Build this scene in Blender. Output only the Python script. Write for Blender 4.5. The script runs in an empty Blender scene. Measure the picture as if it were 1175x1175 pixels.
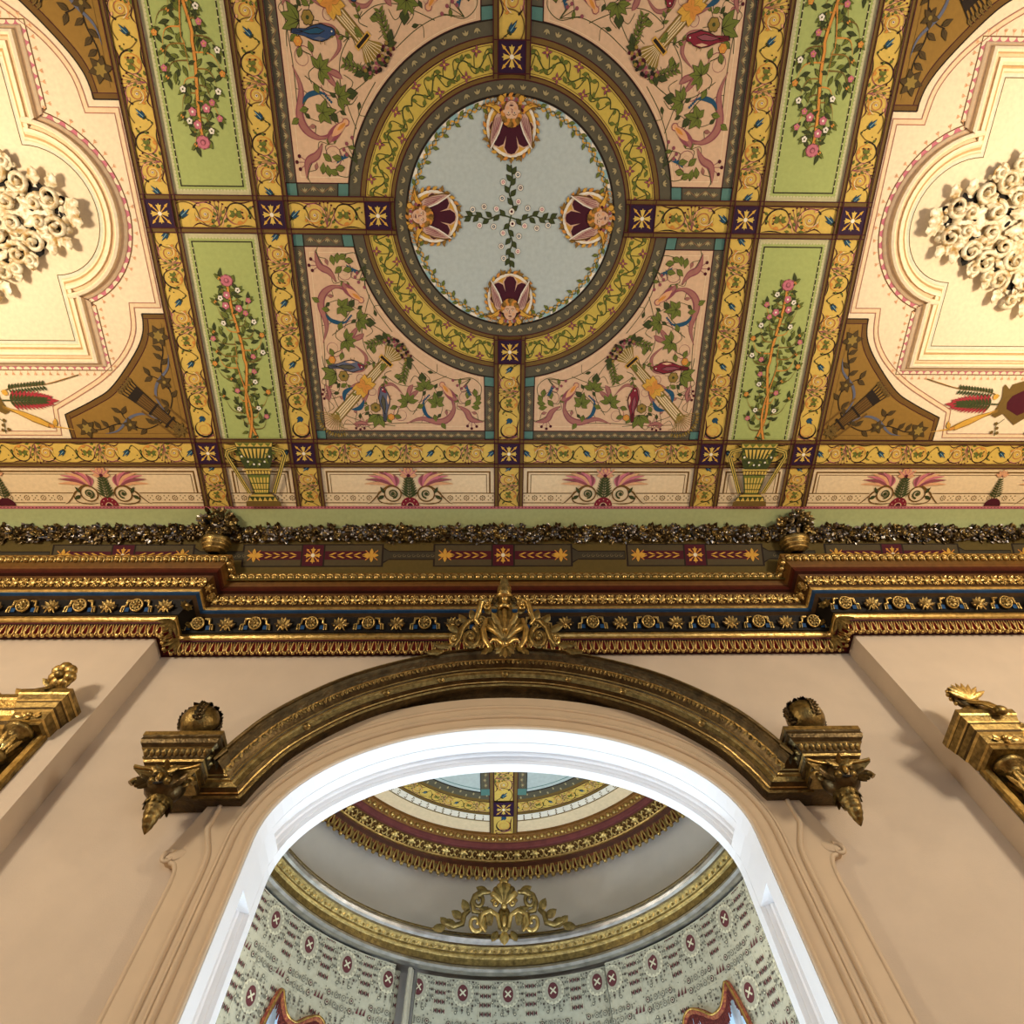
import bpy, math, random
from math import sin, cos, pi, radians, atan2, hypot, sqrt
from mathutils import Vector, Matrix
SC = bpy.context.scene
COL = SC.collection
ZC = 4.6          # main ceiling
YC = 2.38         # wall around the arch
YS = 2.25         # wall on the two projecting breasts
XR = 2.055        # where the breasts return
XA = -0.03        # axis of the arch and of the bay
BY = 2.62         # centre of the round bay (depth)

def lin(c):
    c /= 255.0
    return c / 12.92 if c <= 0.04045 else ((c + 0.055) / 1.055) ** 2.4
def hx(s):
    return (lin(int(s[0:2], 16)), lin(int(s[2:4], 16)), lin(int(s[4:6], 16)), 1.0)

# ---------------------------------------------------------------- materials
def mat(name, base=None, rough=.6, metal=0.0, noise=0.0, nscale=30.0, bump=0.0, bscale=60.0, attr=False, dark=None, dscale=8.0, damt=.6, coat=0.0, spec=.5):
    m = bpy.data.materials.new(name); m.use_nodes = True
    nt = m.node_tree; b = nt.nodes['Principled BSDF']
    L = nt.links.new
    tc = nt.nodes.new('ShaderNodeTexCoord')
    if attr:
        a = nt.nodes.new('ShaderNodeAttribute'); a.attribute_name = 'Col'; col = a.outputs['Color']
    else:
        r = nt.nodes.new('ShaderNodeRGB'); r.outputs[0].default_value = base; col = r.outputs[0]
    if dark:
        n = nt.nodes.new('ShaderNodeTexNoise'); n.inputs['Scale'].default_value = dscale; n.inputs['Detail'].default_value = 5
        L(tc.outputs['Object'], n.inputs['Vector'])
        cr = nt.nodes.new('ShaderNodeValToRGB'); cr.color_ramp.elements[0].position = .40; cr.color_ramp.elements[1].position = .68
        L(n.outputs['Fac'], cr.inputs['Fac'])
        mx = nt.nodes.new('ShaderNodeMix'); mx.data_type = 'RGBA'
        mu = nt.nodes.new('ShaderNodeMath'); mu.operation = 'MULTIPLY'; mu.inputs[1].default_value = damt; L(cr.outputs['Color'], mu.inputs[0]); L(mu.outputs[0], mx.inputs['Factor']); L(col, mx.inputs['A']); mx.inputs['B'].default_value = dark
        col = mx.outputs['Result']
    if noise:
        n = nt.nodes.new('ShaderNodeTexNoise'); n.inputs['Scale'].default_value = nscale; n.inputs['Detail'].default_value = 4
        L(tc.outputs['Object'], n.inputs['Vector'])
        mr = nt.nodes.new('ShaderNodeMapRange'); mr.inputs['From Min'].default_value = .3; mr.inputs['From Max'].default_value = .7
        mr.inputs['To Min'].default_value = 1 - noise; mr.inputs['To Max'].default_value = 1 + noise
        L(n.outputs['Fac'], mr.inputs['Value'])
        vm = nt.nodes.new('ShaderNodeVectorMath'); vm.operation = 'MULTIPLY'
        L(col, vm.inputs[0]); L(mr.outputs['Result'], vm.inputs[1]); col = vm.outputs['Vector']
    L(col, b.inputs['Base Color'])
    b.inputs['Roughness'].default_value = rough; b.inputs['Metallic'].default_value = metal
    b.inputs['Coat Weight'].default_value = coat; b.inputs['Specular IOR Level'].default_value = spec
    if bump:
        n = nt.nodes.new('ShaderNodeTexNoise'); n.inputs['Scale'].default_value = bscale; n.inputs['Detail'].default_value = 3
        L(tc.outputs['Object'], n.inputs['Vector'])
        bp = nt.nodes.new('ShaderNodeBump'); bp.inputs['Strength'].default_value = bump; bp.inputs['Distance'].default_value = .01
        L(n.outputs['Fac'], bp.inputs['Height']); L(bp.outputs['Normal'], b.inputs['Normal'])
    return m

M = {
 'paint': mat('painted_plaster', attr=True, rough=.75, noise=.06, nscale=45, spec=.25),
 'enamel': mat('painted_moulding', attr=True, rough=.55, noise=.18, nscale=25, bump=.1, spec=.15),
 'wall': mat('tan_wall_canvas', hx('D2C3AF'), rough=.75, noise=.035, nscale=6, bump=.12, bscale=220, spec=.25),
 'casing': mat('tan_painted_wood', hx('D0BC9F'), rough=.5, noise=.03, nscale=10, spec=.35),
 'white': mat('white_gloss_paint', hx('F2F3F4'), rough=.35, noise=.015, nscale=12),
 'gilt': mat('aged_gilding', hx('B0904E'), rough=.36, metal=.88, noise=.25, nscale=18, bump=.35, bscale=90, dark=hx('5A4222'), dscale=40),
 'gilt2': mat('bright_gilding', hx('CDB06C'), rough=.30, metal=.88, noise=.2, nscale=22, bump=.2, bscale=110, dark=hx('8A6C34'), dscale=45),
 'bronze': mat('dark_bronzed_gilding', hx('57472A'), rough=.34, metal=.8, noise=.3, nscale=16, bump=.25, bscale=80, dark=hx('2E2414'), dscale=30),
 'giltrub': mat('rubbed_gilding', hx('927C48'), rough=.34, metal=.85, noise=.3, nscale=30, bump=.3, bscale=120, dark=hx('40301A'), dscale=45),
 'silver': mat('tarnished_silver_leaf', hx('C0BDB6'), rough=.3, metal=.9, noise=.15, nscale=14, dark=hx('807A70'), dscale=16),
 'plaster': mat('ivory_gilt_plaster', hx('E4DABA'), rough=.38, noise=.10, nscale=60, dark=hx('A98238'), dscale=34, damt=.95, spec=.5),
 'baywall': mat('grey_cream_wall', hx('D6D0C6'), rough=.7, noise=.03, nscale=8, bump=.1, bscale=200),
 'void': mat('black_gap_shade', hx('120D08'), rough=.9, noise=.1),  # black that stands in for shade in holes, gaps and the mask mouth
 'floorwood': mat('oak_floor', hx('8A6238'), rough=.45, noise=.2, nscale=9),
 'trimred': mat('red_gimp_trim', hx('6E2418'), rough=.8, noise=.35, nscale=120, bump=.6, bscale=200, dark=hx('A06A30'), dscale=70),
 'oldsilver': mat('dull_silver_leaf', hx('8A8580'), rough=.3, metal=.9, noise=.25, nscale=20, dark=hx('3E3830'), dscale=30),
 'pole': mat('grey_beige_paint', hx('A5A08C'), rough=.6, noise=.1),
 'fringe': mat('dark_red_fringe', hx('5A1E16'), rough=.9, noise=.35, nscale=140, bump=.6, bscale=220),
}

def glow(name, colr, strength):
    m = mat(name, colr, rough=.15); b = m.node_tree.nodes['Principled BSDF']
    b.inputs['Emission Color'].default_value = colr; b.inputs['Emission Strength'].default_value = strength
    return m
M['pane'] = glow('daylit_pane', hx('9FBBD2'), .9)

# ---------------------------------------------------------------- mesh building
class MB:
    """collects geometry with a colour and a material slot per face and links it as ONE mesh object"""
    def __init__(s): s.V = []; s.F = []; s.C = []; s.S = []; s.I = []; s.mats = []
    def mi(s, m):
        if m not in s.mats: s.mats.append(m)
        return s.mats.index(m)
    def add(s, V, F, m='paint', col=(1, 1, 1, 1), smooth=True):
        o = len(s.V); s.V.extend(V); k = s.mi(m)
        for f in F:
            s.F.append([o + i for i in f]); s.C.append(col); s.S.append(smooth); s.I.append(k)
    def build(s, name, parent=None, shift=None):
        me = bpy.data.meshes.new(name)
        V = s.V if shift is None else [(v[0] - shift[0], v[1] - shift[1], v[2] - shift[2]) for v in s.V]
        me.from_pydata([tuple(v) for v in V], [], s.F)
        for m in s.mats: me.materials.append(M[m])
        me.polygons.foreach_set('material_index', s.I)
        me.polygons.foreach_set('use_smooth', s.S)
        a = me.attributes.new('Col', 'FLOAT_COLOR', 'FACE')
        a.data.foreach_set('color', [x for c in s.C for x in c])
        me.update()
        o = bpy.data.objects.new(name, me); COL.objects.link(o)
        if parent: o.parent = parent
        return o
    # --- shapes
    def box(s, x0, x1, y0, y1, z0, z1, m='paint', col=(1, 1, 1, 1)):
        V = [(x, y, z) for z in (z0, z1) for y in (y0, y1) for x in (x0, x1)]
        s.add(V, [(0, 2, 3, 1), (4, 5, 7, 6), (0, 1, 5, 4), (2, 6, 7, 3), (0, 4, 6, 2), (1, 3, 7, 5)], m, col, False)
    def grid(s, rows, m='paint', col=(1, 1, 1, 1), smooth=True, closed=False, cols=None, flip=False):
        """rows: list of equally long point lists"""
        n = len(rows[0]); V = [p for r in rows for p in r]; o = len(s.V); s.V.extend(V); k = s.mi(m)
        for i in range(len(rows) - 1):
            for j in range(n if closed else n - 1):
                j2 = (j + 1) % n
                f = [o + i * n + j, o + i * n + j2, o + (i + 1) * n + j2, o + (i + 1) * n + j]
                s.F.append(f[::-1] if flip else f); s.C.append(cols[j] if cols else col); s.S.append(smooth); s.I.append(k)
    def tube(s, pts, rad, m='gilt', col=(1, 1, 1, 1), seg=6, flat=None, caps=True):
        """tube along 3D points; rad a number or list; flat=(normal, k) squeezes it along a normal"""
        pts = [Vector(p) for p in pts]; n = len(pts)
        if not hasattr(rad, '__len__'): rad = [rad] * n
        rows = []; prev = None
        for i, p in enumerate(pts):
            d = (pts[min(i + 1, n - 1)] - pts[max(i - 1, 0)])
            if d.length < 1e-9: d = Vector((0, 0, 1))
            d.normalize()
            if prev is None:
                u = d.orthogonal().normalized()
            else:
                u = (prev - d * prev.dot(d))
                u = u.normalized() if u.length > 1e-6 else d.orthogonal().normalized()
            prev = u; v = d.cross(u)
            ring = []
            for k in range(seg):
                a = 2 * pi * k / seg
                q = (u * cos(a) + v * sin(a)) * rad[i]
                if flat: q = q - flat[0] * (q.dot(flat[0]) * (1 - flat[1]))
                ring.append(p + q)
            rows.append(ring)
        s.grid(rows, m, col, True, True)
        if caps:
            for r, e in ((rows[0], True), (rows[-1], False)):
                s.add(r, [list(range(seg))[::-1] if e else list(range(seg))], m, col)
    def ball(s, c, r, m='gilt', col=(1, 1, 1, 1), nu=8, nv=5, sc=(1, 1, 1), rot=None):
        c = Vector(c); rows = []
        for i in range(nv + 1):
            t = pi * i / nv; ring = []
            for j in range(nu):
                a = 2 * pi * j / nu
                q = Vector((r * sin(t) * cos(a) * sc[0], r * sin(t) * sin(a) * sc[1], r * cos(t) * sc[2]))
                if rot: q = rot @ q
                ring.append(c + q)
            rows.append(ring)
        s.grid(rows, m, col, True, True)
    def leaf(s, base, d, n, L, W, m='gilt', col=(1, 1, 1, 1), curl=.25, ridge=.25, seg=5, lobes=0):
        """a leaf with a raised midrib, growing along d, facing n, curling towards n"""
        base = Vector(base); d = Vector(d).normalized(); n = Vector(n); n = (n - d * n.dot(d)).normalized(); w = d.cross(n)
        rows = []
        for i in range(seg + 1):
            t = i / seg
            ww = W * (sin(pi * min(1, t * .93 + .07)) ** .8)
            if lobes: ww *= 1 - .28 * (i % 2)
            if i == seg: ww = W * .03
            c = base + d * (L * t) + n * (curl * L * t * t)
            rows.append([c + w * ww + n * 0, c + n * (ridge * ww), c - w * ww])
        s.grid(rows, m, col, True)
        s.grid([[p - n * .004 for p in r] for r in rows], m, col, True, flip=True)
    def lathe(s, prof, origin, axis=(0, 0, 1), m='gilt', col=(1, 1, 1, 1), seg=14, a0=0, a1=2 * pi, up=None):
        ax = Vector(axis).normalized(); u = Vector(up) if up else ax.orthogonal().normalized(); u = (u - ax * u.dot(ax)).normalized(); v = ax.cross(u)
        o = Vector(origin); closed = abs(a1 - a0 - 2 * pi) < 1e-6; k = seg if closed else seg + 1
        rows = []
        for r, h in prof:
            rows.append([o + ax * h + (u * cos(a0 + (a1 - a0) * j / seg) + v * sin(a0 + (a1 - a0) * j / seg)) * r for j in range(k)])
        s.grid(rows, m, col, True, closed)

def catmull(pts, n=6, closed=False):
    P = [tuple(p) for p in pts]; out = []; N = len(P); dim = len(P[0])
    rng = range(N if closed else N - 1)
    for i in rng:
        if closed: p0, p1, p2, p3 = P[i - 1], P[i], P[(i + 1) % N], P[(i + 2) % N]
        else: p0, p1, p2, p3 = P[max(i - 1, 0)], P[i], P[i + 1], P[min(i + 2, N - 1)]
        for k in range(n):
            t = k / n
            out.append(tuple(.5 * (2 * p1[c] + (p2[c] - p0[c]) * t + (2 * p0[c] - 5 * p1[c] + 4 * p2[c] - p3[c]) * t * t + (3 * p1[c] - p0[c] - 3 * p2[c] + p3[c]) * t ** 3) for c in range(dim)))
    if not closed: out.append(P[-1])
    return out

def mitre(path, closed=False):
    """2D path -> per point the mitred left normal (scaled)"""
    N = len(path); out = []
    for i in range(N):
        a = path[i - 1] if (i > 0 or closed) else None; b = path[i]; c = path[(i + 1) % N] if (i < N - 1 or closed) else None
        ns = []
        for p, q in ((a, b), (b, c)):
            if p is None or q is None: continue
            dx, dy = q[0] - p[0], q[1] - p[1]; l = hypot(dx, dy)
            if l > 1e-9: ns.append((-dy / l, dx / l))
        if len(ns) == 1: out.append(ns[0]); continue
        mx, my = ns[0][0] + ns[1][0], ns[0][1] + ns[1][1]; l = hypot(mx, my) or 1
        mx /= l; my /= l; k = 1 / max(.3, mx * ns[0][0] + my * ns[0][1])
        out.append((mx * k, my * k))
    return out

def tag(o, label=None, cat=None, group=None, kind=None):
    if label: o['label'] = label
    if cat: o['category'] = cat
    if group: o['group'] = group
    if kind: o['kind'] = kind
    return o
def empty(name, loc=(0, 0, 0)):
    o = bpy.data.objects.new(name, None); COL.objects.link(o); o.location = loc; o.empty_display_size = .1
    return o
def copy_tree(o, parent=None):
    c = o.copy(); COL.objects.link(c)
    if parent: c.parent = parent
    for ch in [x for x in SC.objects if x.parent == o]: copy_tree(ch, c)
    return c
# ---------------------------------------------------------------- flat painted ornament
C_ = {k: hx(v) for k, v in dict(
 yellow='D0B054', yellow2='C4AC4C', olive='6E5626', red='43141A', purple='2C1230', pink='D3B08C', cream='E2CBA2', tray='E8D5B2', tray2='E2CBA2',
 grey='575240', greyl='A39468', teal='527A70', green='A3AE66', green2='C6C092', disc='B5C0BA', brown='8C6A2C', brown2='6A4C1E', leaf='67702C', leafd='3C4520',
 dark='241A10', orange='CE8A3C', peach='D8A276', rose='C2707C', crimson='4A101E', blue='1F4C66', ltblue='8FB4B4', skin='D6AE8C', wing='C2A08C', gold='D0A040',
 white='E8E0CC', bird='2E4468', birdg='5C6070', birdr='7C2230', acan='A06A5E', mauve='8A4A52', wheat='8C7434', line='8C6A48', cove='9BA070', olived='4B3A1A', fpanel='4A3A24').items()}

class Paint:
    """flat figures in a 2D frame (u,v) laid on a surface by fn(u,v,layer)"""
    def __init__(s, fn, step=None): s.mb = MB(); s.fn = fn; s.T = [(1, 0, 0, 0, 1, 0)]; s.warp = None; s.base = 0; s.k = 0
    def push(s, x=0, y=0, ang=0, sx=1, sy=1):
        a, b, c, d, e, f = s.T[-1]; A = radians(ang); ca, sa = cos(A), sin(A)
        # local -> scale -> rotate -> translate
        l = (ca * sx, -sa * sy, x, sa * sx, ca * sy, y)
        s.T.append((a * l[0] + b * l[3], a * l[1] + b * l[4], a * l[2] + b * l[5] + c, d * l[0] + e * l[3], d * l[1] + e * l[4], d * l[2] + e * l[5] + f))
        return s
    def pop(s): s.T.pop()
    def xf(s, p):
        if s.warp: p = s.warp(p[0], p[1])
        a, b, c, d, e, f = s.T[-1]
        return a * p[0] + b * p[1] + c, d * p[0] + e * p[1] + f
    def lay(s, l):
        s.k = (s.k + 1) % 90; return l + s.base + s.k * .009
    def poly(s, pts, col, l=1):
        l = s.lay(l); V = [s.fn(*s.xf(p), l) for p in pts]
        s.mb.add(V, [list(range(len(V)))], 'paint', C_[col] if isinstance(col, str) else col, False)
    def strip(s, A, B, col, l=1):
        l = s.lay(l); V = [s.fn(*s.xf(p), l) for p in list(A) + list(B)]; n = len(A)
        s.mb.add(V, [(i, i + 1, n + i + 1, n + i) for i in range(n - 1)], 'paint', C_[col] if isinstance(col, str) else col, False)
    def rect(s, x0, y0, x1, y1, col, l=1): s.poly([(x0, y0), (x1, y0), (x1, y1), (x0, y1)], col, l)
    def line(s, pts, w, col, l=2, taper=None, smooth=0, closed=False):
        if smooth: pts = catmull(pts, smooth, closed)
        if closed: pts = list(pts) + [pts[0]]
        n = len(pts)
        nm = mitre(pts[:-1], True) if closed else mitre(pts)
        if closed: nm = nm + [nm[0]]
        A = []; B = []
        for i, p in enumerate(pts):
            t = i / max(1, n - 1); k = 1
            if taper == 'both': k = max(.12, sin(pi * t))
            elif taper == 'out': k = max(.1, 1 - t)
            elif taper == 'in': k = max(.1, t)
            h = w * k / 2
            A.append((p[0] + nm[i][0] * h, p[1] + nm[i][1] * h)); B.append((p[0] - nm[i][0] * h, p[1] - nm[i][1] * h))
        s.strip(A, B, col, l)
    def dot(s, x, y, r, col, l=3, n=7, ry=None): s.poly([(x + r * cos(2 * pi * k / n), y + (ry or r) * sin(2 * pi * k / n)) for k in range(n)], col, l)
    def leaf(s, x, y, ang, L, W, col='leaf', l=3, out='dark', rib=True):
        a = radians(ang); c, d = cos(a), sin(a)
        f = lambda u, v: (x + c * u - d * v, y + d * u + c * v)
        def shape(L, W, o):
            return [f(-o, 0), f(L * .25, W * .8), f(L * .5, W), f(L * .8, W * .5), f(L + o, 0), f(L * .8, -W * .5), f(L * .5, -W), f(L * .25, -W * .8)]
        if out: s.poly(shape(L, W + L * .05, L * .05), out, l)
        s.poly(shape(L, W, 0), col, l + 1)
        if rib: s.poly([f(0, L * .02), f(L * .85, 0), f(0, -L * .02)], out or 'dark', l + 2)
    def star(s, x, y, r, n, col, l=4, a0=90, w=.3, out=None):
        for k in range(n): s.leaf(x, y, a0 + 360 * k / n, r, r * w, col, l, out, False)
    def flower(s, x, y, r, col='rose', cen='gold', l=4, n=5, a0=90):
        for k in range(n):
            a = radians(a0 + 360 * k / n); s.dot(x + r * .55 * cos(a), y + r * .55 * sin(a), r * .58, 'mauve' if col == 'rose' else 'dark', l)
        for k in range(n):
            a = radians(a0 + 360 * k / n); s.dot(x + r * .55 * cos(a), y + r * .55 * sin(a), r * .47, col, l + 1)
        s.dot(x, y, r * .3, cen, l + 2)
    def spiral(s, cx, cy, r0, r1, a0, a1, w, col, l=3, taper='out', n=22):
        s.line([(cx + (r0 + (r1 - r0) * k / n) * cos(radians(a0 + (a1 - a0) * k / n)), cy + (r0 + (r1 - r0) * k / n) * sin(radians(a0 + (a1 - a0) * k / n))) for k in range(n + 1)], w, col, l, taper)

def scroll_unit(P):
    """one repeat of the rinceau border: height 1, length 2.85"""
    # blue bell flower on its stem
    P.line([(.0, -.36), (.10, -.28), (.22, -.08)], .03, 'dark', 3); P.dot(.03, -.33, .045, 'leafd', 4, 6); P.dot(.12, -.22, .035, 'leafd', 4, 6)
    for a, L in ((60, .34), (20, .32), (40, .46)): P.leaf(.18, -.12, a, L, .042, 'blue', 3)
    for a in (100, -20): P.leaf(.18, -.12, a, .12, .03, 'leafd', 4)
    P.line([(.24, -.06), (.46, .14)], .02, 'ltblue', 6)
    # running stem
    P.line([(.0, .30), (.3, .43), (.62, .36), (.78, .12), (.86, -.2), (1.1, -.42), (1.45, -.40), (1.68, -.05), (1.9, .34), (2.2, .40), (2.5, .18), (2.62, -.12), (2.85, -.36)], .045, 'olive', 2, None, 4)
    # first scroll: dark acanthus arc, orange tendrils, pale lights
    P.spiral(1.04, .0, .43, .35, 150, -190, .07, 'dark', 3, 'out'); P.spiral(1.04, .0, .40, .36, 140, -120, .03, 'peach', 4, 'both')
    P.spiral(1.04, .0, .31, .06, 200, 800, .045, 'orange', 3); P.spiral(1.04, .0, .25, .05, 20, 560, .02, 'mauve', 5); P.spiral(1.02, .02, .30, .10, 190, 420, .016, 'white', 6)
    for a in (30, 110, 200, 285): P.leaf(1.04 + .33 * cos(radians(a)), .33 * sin(radians(a)), a + 60, .15, .04, ('orange', 'peach')[a % 20 // 10], 5, 'brown', False)
    P.dot(1.04, 0, .05, 'white', 7, 7); P.dot(1.04, 0, .028, 'crimson', 8, 6)
    P.line([(.55, -.46), (.80, -.32), (1.1, -.46)], .05, 'red', 3, 'both', 4); P.line([(.58, .46), (.9, .40), (1.25, .47)], .05, 'mauve', 3, 'both', 4)
    # berry spray
    for x, y in ((1.26, .42), (1.40, .47), (1.54, .44), (1.66, .36), (1.75, .24)):
        P.line([(1.44, -.42), (1.44 + (x - 1.44) * .4, .0), (x, y)], .018, 'mauve', 3, None, 3); P.dot(x, y, .038, 'crimson', 4, 6)
    for x, y, a in ((1.42, -.05, 130), (1.36, -.24, 165), (1.34, -.40, 185), (1.50, -.22, 60), (1.60, .02, 55), (1.62, -.28, 40), (1.68, -.42, 10), (1.48, .14, 100)): P.leaf(x, y, a, .17, .045, 'leaf', 4)
    for x, y in ((1.30, -.08), (1.24, -.28), (1.74, -.16)): P.dot(x, y, .042, 'leafd', 4, 6)
    P.line([(1.52, -.48), (1.66, -.15), (1.80, .12)], .05, 'peach', 3, 'both', 3); P.line([(1.56, -.46), (1.70, -.2)], .018, 'crimson', 5, 'both')
    # second scroll round a green flower
    P.spiral(2.10, .0, .44, .34, -20, 250, .07, 'dark', 3, 'out'); P.spiral(2.10, .0, .38, .34, 150, 330, .05, 'mauve', 3, 'both'); P.spiral(2.10, .0, .37, .30, 220, 400, .04, 'orange', 4, 'both')
    for k in range(5): P.leaf(2.06, -.02, 90 + (k - 2) * 50, .24, .07, 'leaf', 4)
    P.leaf(2.06, .04, 90, .14, .045, 'yellow', 7, 'leafd', False)
    P.line([(1.86, -.24), (2.06, -.05)], .03, 'orange', 7); P.dot(2.06, -.02, .05, 'olive', 7, 6)
    for k in range(4): P.dot(2.28, .17 - .10 * k, .04, ('orange', 'crimson')[k % 2], 5, 6)
    for a in (-60, -100, -20): P.leaf(2.12, -.24, a, .14, .035, 'orange', 5, 'brown', False)
    P.line([(1.95, .46), (2.3, .40), (2.62, .47)], .05, 'red', 3, 'both', 4); P.line([(1.92, -.46), (2.3, -.40), (2.66, -.44)], .05, 'dark', 3, 'both', 4)
    P.leaf(2.5, .18, 40, .18, .04, 'leaf', 4); P.leaf(2.58, .0, -150, .16, .04, 'leaf', 4); P.dot(2.66, .28, .035, 'crimson', 4, 6); P.dot(2.72, .12, .03, 'leafd', 4, 6)

def scroll_band(P, x0, y0, x1, y1, h, n, flip=1, l=0):
    """a yellow band core of height h from (x0,y0) to (x1,y1) filled with n scroll repeats"""
    L = hypot(x1 - x0, y1 - y0); ang = math.degrees(atan2(y1 - y0, x1 - x0))
    P.push(x0, y0, ang, 1, flip)
    P.base = 4; P.rect(0, -h / 2, L, h / 2, 'yellow', 1)
    P.line([(0, h * .47), (L, h * .47)], h * .03, 'olive', 2); P.line([(0, -h * .47), (L, -h * .47)], h * .03, 'olive', 2)
    full = int(n); u = L / n
    for k in range(full):
        P.push(u * k, 0, 0, u / 2.85, h); scroll_unit(P); P.pop()
    if n - full > .3:
        P.push(u * full + u * .0, 0, 0, (L - u * full) / 1.35, h); half_unit(P); P.pop()
    P.pop()
def half_unit(P):
    P.spiral(.7, -.02, .40, .34, 155, -150, .10, 'dark', 3, 'both')
    P.spiral(.7, -.02, .33, .10, 200, 760, .04, 'orange', 3)
    P.line([(.1, -.44), (.6, -.36), (1.2, -.42)], .06, 'red', 3, 'both', 4)
    for a, L in ((68, .26), (12, .26), (40, .36)): P.leaf(.08, -.10, a, L, .07, 'blue', 3)
    for x, y in ((1.05, .4), (1.2, .36), (1.28, .2)):
        P.line([(1.0, -.4), (x - .1, 0), (x, y)], .03, 'mauve', 3); P.dot(x, y, .05, 'crimson', 4, 6)
def olive_frame(P, x0, y0, x1, y1, w, l=1):
    """olive rail between two dark red lines, along x or y"""
    P.rect(x0, y0, x1, y1, 'olive', l)
def sprigs(P, x0, y0, x1, y1, step, size, cols=('greyl',)):
    L = hypot(x1 - x0, y1 - y0); n = max(1, int(L / step)); a = math.degrees(atan2(y1 - y0, x1 - x0))
    pts = []
    for k in range(n):
        t = (k + .5) / n; x = x0 + (x1 - x0) * t; y = y0 + (y1 - y0) * t
        sg = 1 if k % 2 else -1
        P.push(x, y, a)
        for q in (-38, 0, 38): P.leaf(0, -sg * size * .5, sg * 90 + q, size, size * .16, cols[0], 3, None, False)
        P.pop()
        pts += [(x, y)]
    P.line([(x0, y0)] + [(p[0] + (y1 - y0) / L * size * .7 * (1 if k % 2 else -1), p[1] - (x1 - x0) / L * size * .7 * (1 if k % 2 else -1)) for k, p in enumerate(pts)] + [(x1, y1)], size * .14, 'line', 2)
def rosette_square(P, x, y, s):
    P.rect(x - s, y - s, x + s, y + s, 'purple', 3)
    P.push(x, y, 0, s, s)
    for k in range(4):
        P.push(0, 0, 90 * k)
        P.poly([(.12, .05), (.5, .16), (.62, .22), (.60, .06), (.74, 0), (.60, -.06), (.62, -.22), (.5, -.16), (.12, -.05)], 'yellow', 5)
        P.pop(); P.push(0, 0, 90 * k + 45)
        P.poly([(.1, .03), (.72, .05), (.72, .12), (1.05, 0), (.72, -.12), (.72, -.05), (.1, -.03)], 'gold', 4)
        P.pop()
    P.dot(0, 0, .16, 'white', 6, 8)
    P.pop()
# ---------------------------------------------------------------- the painted ceiling
DZ = .0006
flat = lambda x, y, l: (x, y, ZC - l * DZ)
def new(): return Paint(flat)
mb = MB(); mb.box(-4.3, 4.3, -2.9, 1.684, ZC, ZC + .06, 'paint', C_['cream'])
ceiling = tag(mb.build('ceiling'), 'painted ceiling laid out in yellow scroll bands round a blue central disc', 'ceiling', None, 'structure')
def part(P, name, label=None):
    o = P.mb.build(name, ceiling)
    if label: o['label'] = label
    return o
A3, A2, RC, Q = 1.828, 1.25, .697, 1.31
IN, RL = .067, .089     # half width of the yellow core, of the band with its rails
def ringpts(r, n=96, a0=0, a1=360): return [(r * cos(radians(a0 + (a1 - a0) * k / n)), r * sin(radians(a0 + (a1 - a0) * k / n))) for k in range(n + 1)]
# rails and lines of the grid
P = new(); P.base = 12
def rail(x0, y0, x1, y1):
    v = abs(x1 - x0) < 1e-6
    for sg in (-1, 1):
        o0, o1 = sg * IN, sg * RL
        if v: P.rect(x0 + o0, y0, x0 + o1, y1, 'olive', 2)
        else: P.rect(x0, y0 + o0, x1, y0 + o1, 'olive', 4)
        for o in (o0, (o0 + o1) / 2 * 0 + o1):
            P.line([(x0 + o * v, y0 + o * (not v)), (x1 + o * v, y1 + o * (not v))], .0055, 'red', 8)
for sx in (-1, 1):
    rail(sx * A3, -1.4, sx * A3, 1.664); rail(sx * A2, -1.4, sx * A2, 1.664)
    rail(sx * (A3 + RL), 0, sx * .61, 0)
rail(0, .61, 0, 1.664); rail(0, -1.4, 0, -.61)
rail(-4.2, Q, 4.2, Q)
part(P, 'band_rail')
# scroll bands, one mesh for each run between two purple squares
def band(x0, y0, x1, y1, n, flip=1):
    P = new(); scroll_band(P, x0, y0, x1, y1, 2 * IN, n, flip); part(P, 'scroll_band')
for sx in (-1, 1):
    for c in (A3, A2):
        band(sx * c, IN, sx * c, Q - IN, 3.5, -sx); band(sx * c, -IN, sx * c, -Q + IN, 3.5, sx); band(sx * c, Q + IN, sx * c, 1.664, 1, -sx)
    band(sx * (A3 - IN), 0, sx * (A2 + IN), 0, 1, sx); band(sx * (A2 - IN), 0, sx * (RC + IN), 0, 1, sx)
    band(sx * IN, Q, sx * (A2 - IN), Q, 3, sx); band(sx * (A2 + IN), Q, sx * (A3 - IN), Q, 1, sx); band(sx * (A3 + IN), Q, sx * 4.2, Q, 6, sx)
band(0, RC + IN, 0, Q - IN, 1.5); band(0, -RC - IN, 0, -1.4, 1.5); band(0, Q + IN, 0, 1.664, 1)
for x, y in [(sx * a, y) for sx in (-1, 1) for a in (A3, A2) for y in (0, Q)] + [(RC, 0), (-RC, 0), (0, RC), (0, -RC), (0, Q)]:
    P = new(); P.base = 22; rosette_square(P, x, y, IN)
    for k in (-1, 1):
        P.line([(x - RL, y + k * IN), (x + RL, y + k * IN)], .005, 'red', 8); P.line([(x + k * IN, y - RL), (x + k * IN, y + RL)], .005, 'red', 8)
    part(P, 'rosette_square')

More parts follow.
